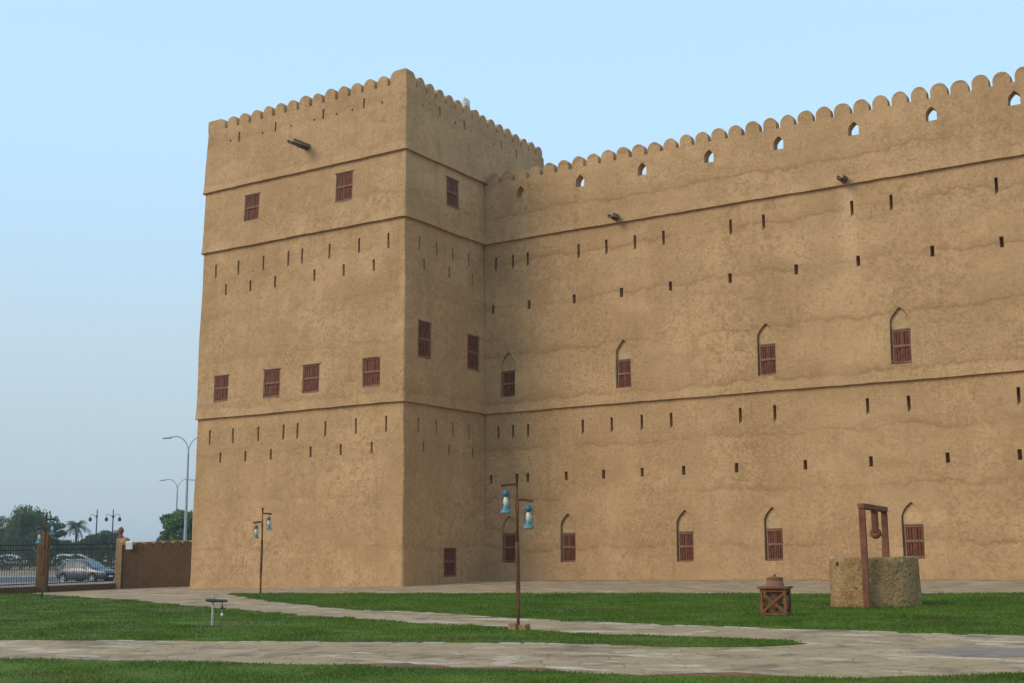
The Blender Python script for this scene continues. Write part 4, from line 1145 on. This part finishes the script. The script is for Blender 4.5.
# ------------------------------------------------------------------ the parked car
def loft(bm, secs):
    rings = [[bm.verts.new(p) for p in s] for s in secs]; n = len(rings[0])
    for a, b_ in zip(rings, rings[1:]):
        for k in range(n): bm.faces.new((a[k], a[(k + 1) % n], b_[(k + 1) % n], b_[k]))
    bm.faces.new(rings[0][::-1]); bm.faces.new(rings[-1])
def make_car():
    o = empty('parked_car', (0, 0, 0), 'tmp', 'car')
    bm = bmesh.new(); secs = []
    def sec(x, zl, zb, hw):
        h = [(0, zl), (hw * .86, zl), (hw * .97, zl + .14), (hw, zl + (zb - zl) * .5), (hw * .985, zb - .16), (hw * .93, zb - .03), (hw * .82, zb + .005), (0, zb + .03)]
        return [(x, y, z) for y, z in h] + [(x, -y, z) for y, z in h[-2:0:-1]]
    for s in ((-2.26, .50, .90, .66), (-2.20, .36, 1.0, .80), (-2.0, .30, 1.04, .88), (-1.4, .27, 1.06, .915), (-.5, .25, 1.06, .92), (.6, .25, 1.05, .92), (1.0, .25, 1.04, .92), (1.5, .26, .99, .90), (1.95, .28, .92, .85), (2.18, .32, .82, .76), (2.28, .42, .70, .62)): secs.append(sec(*s))
    loft(bm, secs)
    cab = [(-2.12, 1.0, 1.10, .82, .74), (-1.80, 1.0, 1.50, .86, .66), (-1.35, 1.0, 1.63, .88, .67), (-.6, 1.0, 1.69, .885, .68), (.1, 1.0, 1.675, .885, .67), (.5, 1.0, 1.57, .88, .64), (1.28, .98, 1.05, .84, .76)]
    def csec(x, zb, zt, hb, ht_):
        h = [(0, zb), (hb, zb), (ht_ + .02, zt - .07), (ht_ - .08, zt), (0, zt + .015)]
        return [(x, y, z) for y, z in h] + [(x, -y, z) for y, z in h[-2:0:-1]]
    loft(bm, [csec(*c_) for c_ in cab]); body = soft(mkbm('body', bm, M['silver'], o), 42)
    def side(x, fr, s, out=.012):
        for c0, c1 in zip(cab, cab[1:]):
            if c0[0] <= x <= c1[0]:
                e = (x - c0[0]) / (c1[0] - c0[0]); zb, zt, hb, ht_ = [c0[i] + (c1[i] - c0[i]) * e for i in (1, 2, 3, 4)]
                return (x, s * (hb + (ht_ + .02 - hb) * fr + out), zb + (zt - .07 - zb) * fr)
    for s in (-1, 1):
        for x0, x1, x2, x3 in ((-1.95, -1.50, -1.36, -1.66), (-1.44, -.46, -.46, -1.24), (-.38, .62, .38, -.38)):
            bm = bmesh.new(); pr = [side(x0, .14, s), side(x1, .14, s), side(x2, .93, s), side(x3, .93, s)]
            f_ = bm.faces.new([bm.verts.new(p) for p in (pr if s > 0 else pr[::-1])]); mkbm('side_window', bm, M['glass'], o)
        bm = bmesh.new(); box(bm, (.62, s * 1.0, 1.12), (.12, .18, .13)); mkbm('wing_mirror', bm, M['silver'], o, bevel=.03)
        bm = bmesh.new(); box(bm, (0, 0, 0), (.46, .05, .15)); bmesh.ops.transform(bm, matrix=Matrix.Translation((2.08, s * .74, .80)) @ Matrix.Rotation(-s * rad(38), 4, 'Z') @ Matrix.Rotation(rad(8), 4, 'Y'), verts=bm.verts); mkbm('headlight', bm, M['lamp_glass'], o, bevel=.02)
        bm = bmesh.new(); box(bm, (-2.17, s * .74, 1.0), (.14, .22, .2)); mkbm('tail_light', bm, M['red_finial'], o, bevel=.03)
        bm = bmesh.new(); tube(bm, [(-1.5, s * .60, 1.70), (-.6, s * .60, 1.755), (.2, s * .60, 1.73)], .02, 6); mkbm('roof_rail', bm, M['galv'], o)
        bm = bmesh.new()
        for xs in (-.42, .64, -1.40): box(bm, (xs, s * .922, .68), (.012, .012, .62))
        box(bm, (-.3, s * .925, .34), (2.0, .03, .10)); mkbm('side_trim', bm, M['black'], o)
    bm = bmesh.new(); c0, c1 = cab[-2], cab[-1]
    q_ = [(c0[0] + .05, c0[4] - .06, c0[2] - .015), (c0[0] + .05, -c0[4] + .06, c0[2] - .015), (c1[0] - .08, -c1[4] + .04, c1[2] + .055), (c1[0] - .08, c1[4] - .04, c1[2] + .055)]
    bm.faces.new([bm.verts.new((x + .015, y, z + .02)) for x, y, z in q_]); mkbm('windscreen', bm, M['screen'], o)
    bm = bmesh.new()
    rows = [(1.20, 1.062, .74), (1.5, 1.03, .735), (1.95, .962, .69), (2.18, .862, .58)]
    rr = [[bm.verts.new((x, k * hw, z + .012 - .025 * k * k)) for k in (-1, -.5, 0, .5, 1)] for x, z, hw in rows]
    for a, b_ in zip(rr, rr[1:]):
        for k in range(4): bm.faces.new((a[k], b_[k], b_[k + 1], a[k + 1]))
    soft(mkbm('bonnet', bm, M['navy'], o))  # bonnet skin carries the painted sky reflection
    bm = bmesh.new(); box(bm, (2.255, 0, .64), (.10, .9, .2)); box(bm, (2.25, 0, .42), (.12, 1.16, .12)); gr_ = mkbm('grille', bm, M['black'], o, bevel=.02)
    bm = bmesh.new(); box(bm, (2.315, 0, .50), (.012, .52, .11)); mkbm('number_plate', bm, M['white'], o)
    for x in (-1.38, 1.36):
        for s in (-1, 1):
            bm = bmesh.new(); lathe(bm, [(.40, -.06), (.42, 0), (.40, .025)], (0, 0, 0), 24); bmesh.ops.transform(bm, matrix=Matrix.Translation((x, s * .90, .39)) @ Matrix.Rotation(-s * pi / 2, 4, 'X'), verts=bm.verts); mkbm('wheel_arch', bm, M['black'], o)
            wh = bmesh.new(); lathe(wh, [(.22, -.2), (.33, -.2), (.345, -.16), (.345, -.02), (.33, .03), (.24, .035)], (0, 0, 0), 24)
            mt = Matrix.Translation((x, s * .90, .345)) @ Matrix.Rotation(-s * pi / 2, 4, 'X'); bmesh.ops.transform(wh, matrix=mt, verts=wh.verts); w_ = mkbm('wheel', wh, M['rubber'], o, org=(x, s * .9, .345))
            rm = bmesh.new()
            for k in range(5):
                a = k * 2 * pi / 5; bar(rm, (0, 0, .045), (.22 * cos(a), .22 * sin(a), .04), .07, .02)
            lathe(rm, [(.20, .03), (.24, .045), (.24, .02)], (0, 0, 0), 20, False); bmesh.ops.transform(rm, matrix=mt, verts=rm.verts); mkbm('rim', rm, M['alloy'], w_)
    return o
car = make_car()
q = at_depth(85.3, 93); car.location = (q.x, q.y, q.z + .03); car.rotation_euler.z = rad(9)
tag(car, 'silver-grey estate car with a sky reflection painted dark blue on its bonnet, standing on the road behind the iron fence', 'car', 'cars beyond the fence')
for px, n_, a, lab in ((11, 138, 40, 'distant white car behind the willow, farthest left'), (66, 139, 30, 'distant white car behind the hedge below the palm'), (77.5, 140, 60, 'distant white car behind the hedge, just right of the palm'), (111, 139, 20, 'distant white car behind the hedge near the gate pillar')):
    o = copy_tree(car); q = on_line(px, n_); o.location = q + Vector((0, 0, .1)); o.rotation_euler.z = rad(a)
    tag(o, lab, 'car', 'cars beyond the fence')
    for ch in o.children:
        if ch.name.startswith(('body', 'bonnet', 'wing_mirror')):
            ch.data = ch.data.copy(); ch.data.materials.clear(); ch.data.materials.append(M['white_car'])

# ------------------------------------------------------------------ camera
f_, yaw, pit, rol = 1239.75, 32.27204, 9.92855, -.42742
fw = Vector(tuple(FWD)); r0 = Vector((cos(rad(yaw)), sin(rad(yaw)), 0)); u0_ = r0.cross(fw)
rr_ = r0 * cos(rad(rol)) + u0_ * sin(rad(rol)); uu_ = -r0 * sin(rad(rol)) + u0_ * cos(rad(rol))
cam = bpy.data.cameras.new('camera'); co = bpy.data.objects.new('camera', cam); COL.objects.link(co)
mw = Matrix((rr_, uu_, -fw)).transposed().to_4x4(); mw.translation = (CAMP[0] - .0035, CAMP[1] - .0018, EYE_Z); co.matrix_world = mw
cam.sensor_width = 36; cam.lens = f_ * 36 / 1024; cam.clip_start = .1; cam.clip_end = 8000
S.camera = co

# ------------------------------------------------------------------ light
SUN = Vector((-.42, -.74, .52)).normalized()
el = math.asin(SUN.z); az = math.atan2(SUN.x, SUN.y)
w = bpy.data.worlds.new('World'); S.world = w; w.use_nodes = True; t = w.node_tree
bg = t.nodes['Background']
sky = nd(t, 'ShaderNodeTexSky', sky_type='NISHITA'); sky.sun_disc = False; sky.sun_elevation = el; sky.sun_rotation = az; sky.dust_density = 3.; sky.air_density = 1.; sky.ozone_density = 1.2
g = nd(t, 'ShaderNodeTexCoord'); sp = nd(t, 'ShaderNodeSeparateXYZ'); t.links.new(g.outputs['Generated'], sp.inputs[0])
veil = ramp(t, sp.outputs[2], [(0., (4.35, 5.35, 6.0)), (.08, (4.6, 5.75, 6.45)), (.17, (5.0, 6.45, 7.5)), (.24, (4.95, 6.95, 8.7)), (.34, (5.0, 7.5, 9.8)), (.6, (4.6, 7.0, 9.5)), (1., (4.2, 6.4, 9.))])
bgc = mix(t, .88, sky.outputs[0], veil)
t.links.new(bgc, bg.inputs['Color']); bg.inputs['Strength'].default_value = .1
sd = bpy.data.lights.new('sun', 'SUN'); sd.energy = 1.5; sd.angle = rad(30); sd.color = (1., .90, .76)
so = bpy.data.objects.new('sun', sd); COL.objects.link(so); so.rotation_euler = (-SUN).to_track_quat('-Z', 'Y').to_euler(); so.location = (0, -30, 60)

S.view_settings.view_transform = 'Standard'; S.view_settings.look = 'None'; S.view_settings.exposure = .25; S.view_settings.gamma = 1.
S.view_settings.use_curve_mapping = False
S.render.engine = 'CYCLES'; S.cycles.max_bounces = 6; S.cycles.diffuse_bounces = 3; S.cycles.use_denoising = True

# thin warm-season haze over the whole place
bm = bmesh.new(); box(bm, (0, 0, 11.0), (3100, 3100, 28.0))
mh = bpy.data.materials.new('haze_air'); mh.use_nodes = True; t = mh.node_tree; t.nodes.clear()
ou = t.nodes.new('ShaderNodeOutputMaterial'); pv = t.nodes.new('ShaderNodeVolumePrincipled'); pv.inputs['Color'].default_value = (.86, .92, 1., 1); pv.inputs['Density'].default_value = .00045; pv.inputs['Anisotropy'].default_value = .3
t.links.new(pv.outputs[0], ou.inputs['Volume'])
tag(mkbm('haze', bm, mh), None, None, None, 'stuff')
# the narrow bare track worn across the left lawn
tp_ = [(-14.5, -13.95), (-11, -13.2), (-8, -12.6), (-5.5, -12.1), (-3.2, -11.65), (-2.2, -11.45)]
tr_ = ragged([(x, y + .13) for x, y in tp_], .4, .04) + ragged([(x, y - .13) for x, y in tp_[::-1]], .4, .04)
sheet('path', tr_, .050, M['earth'], 'structure', 1.5)
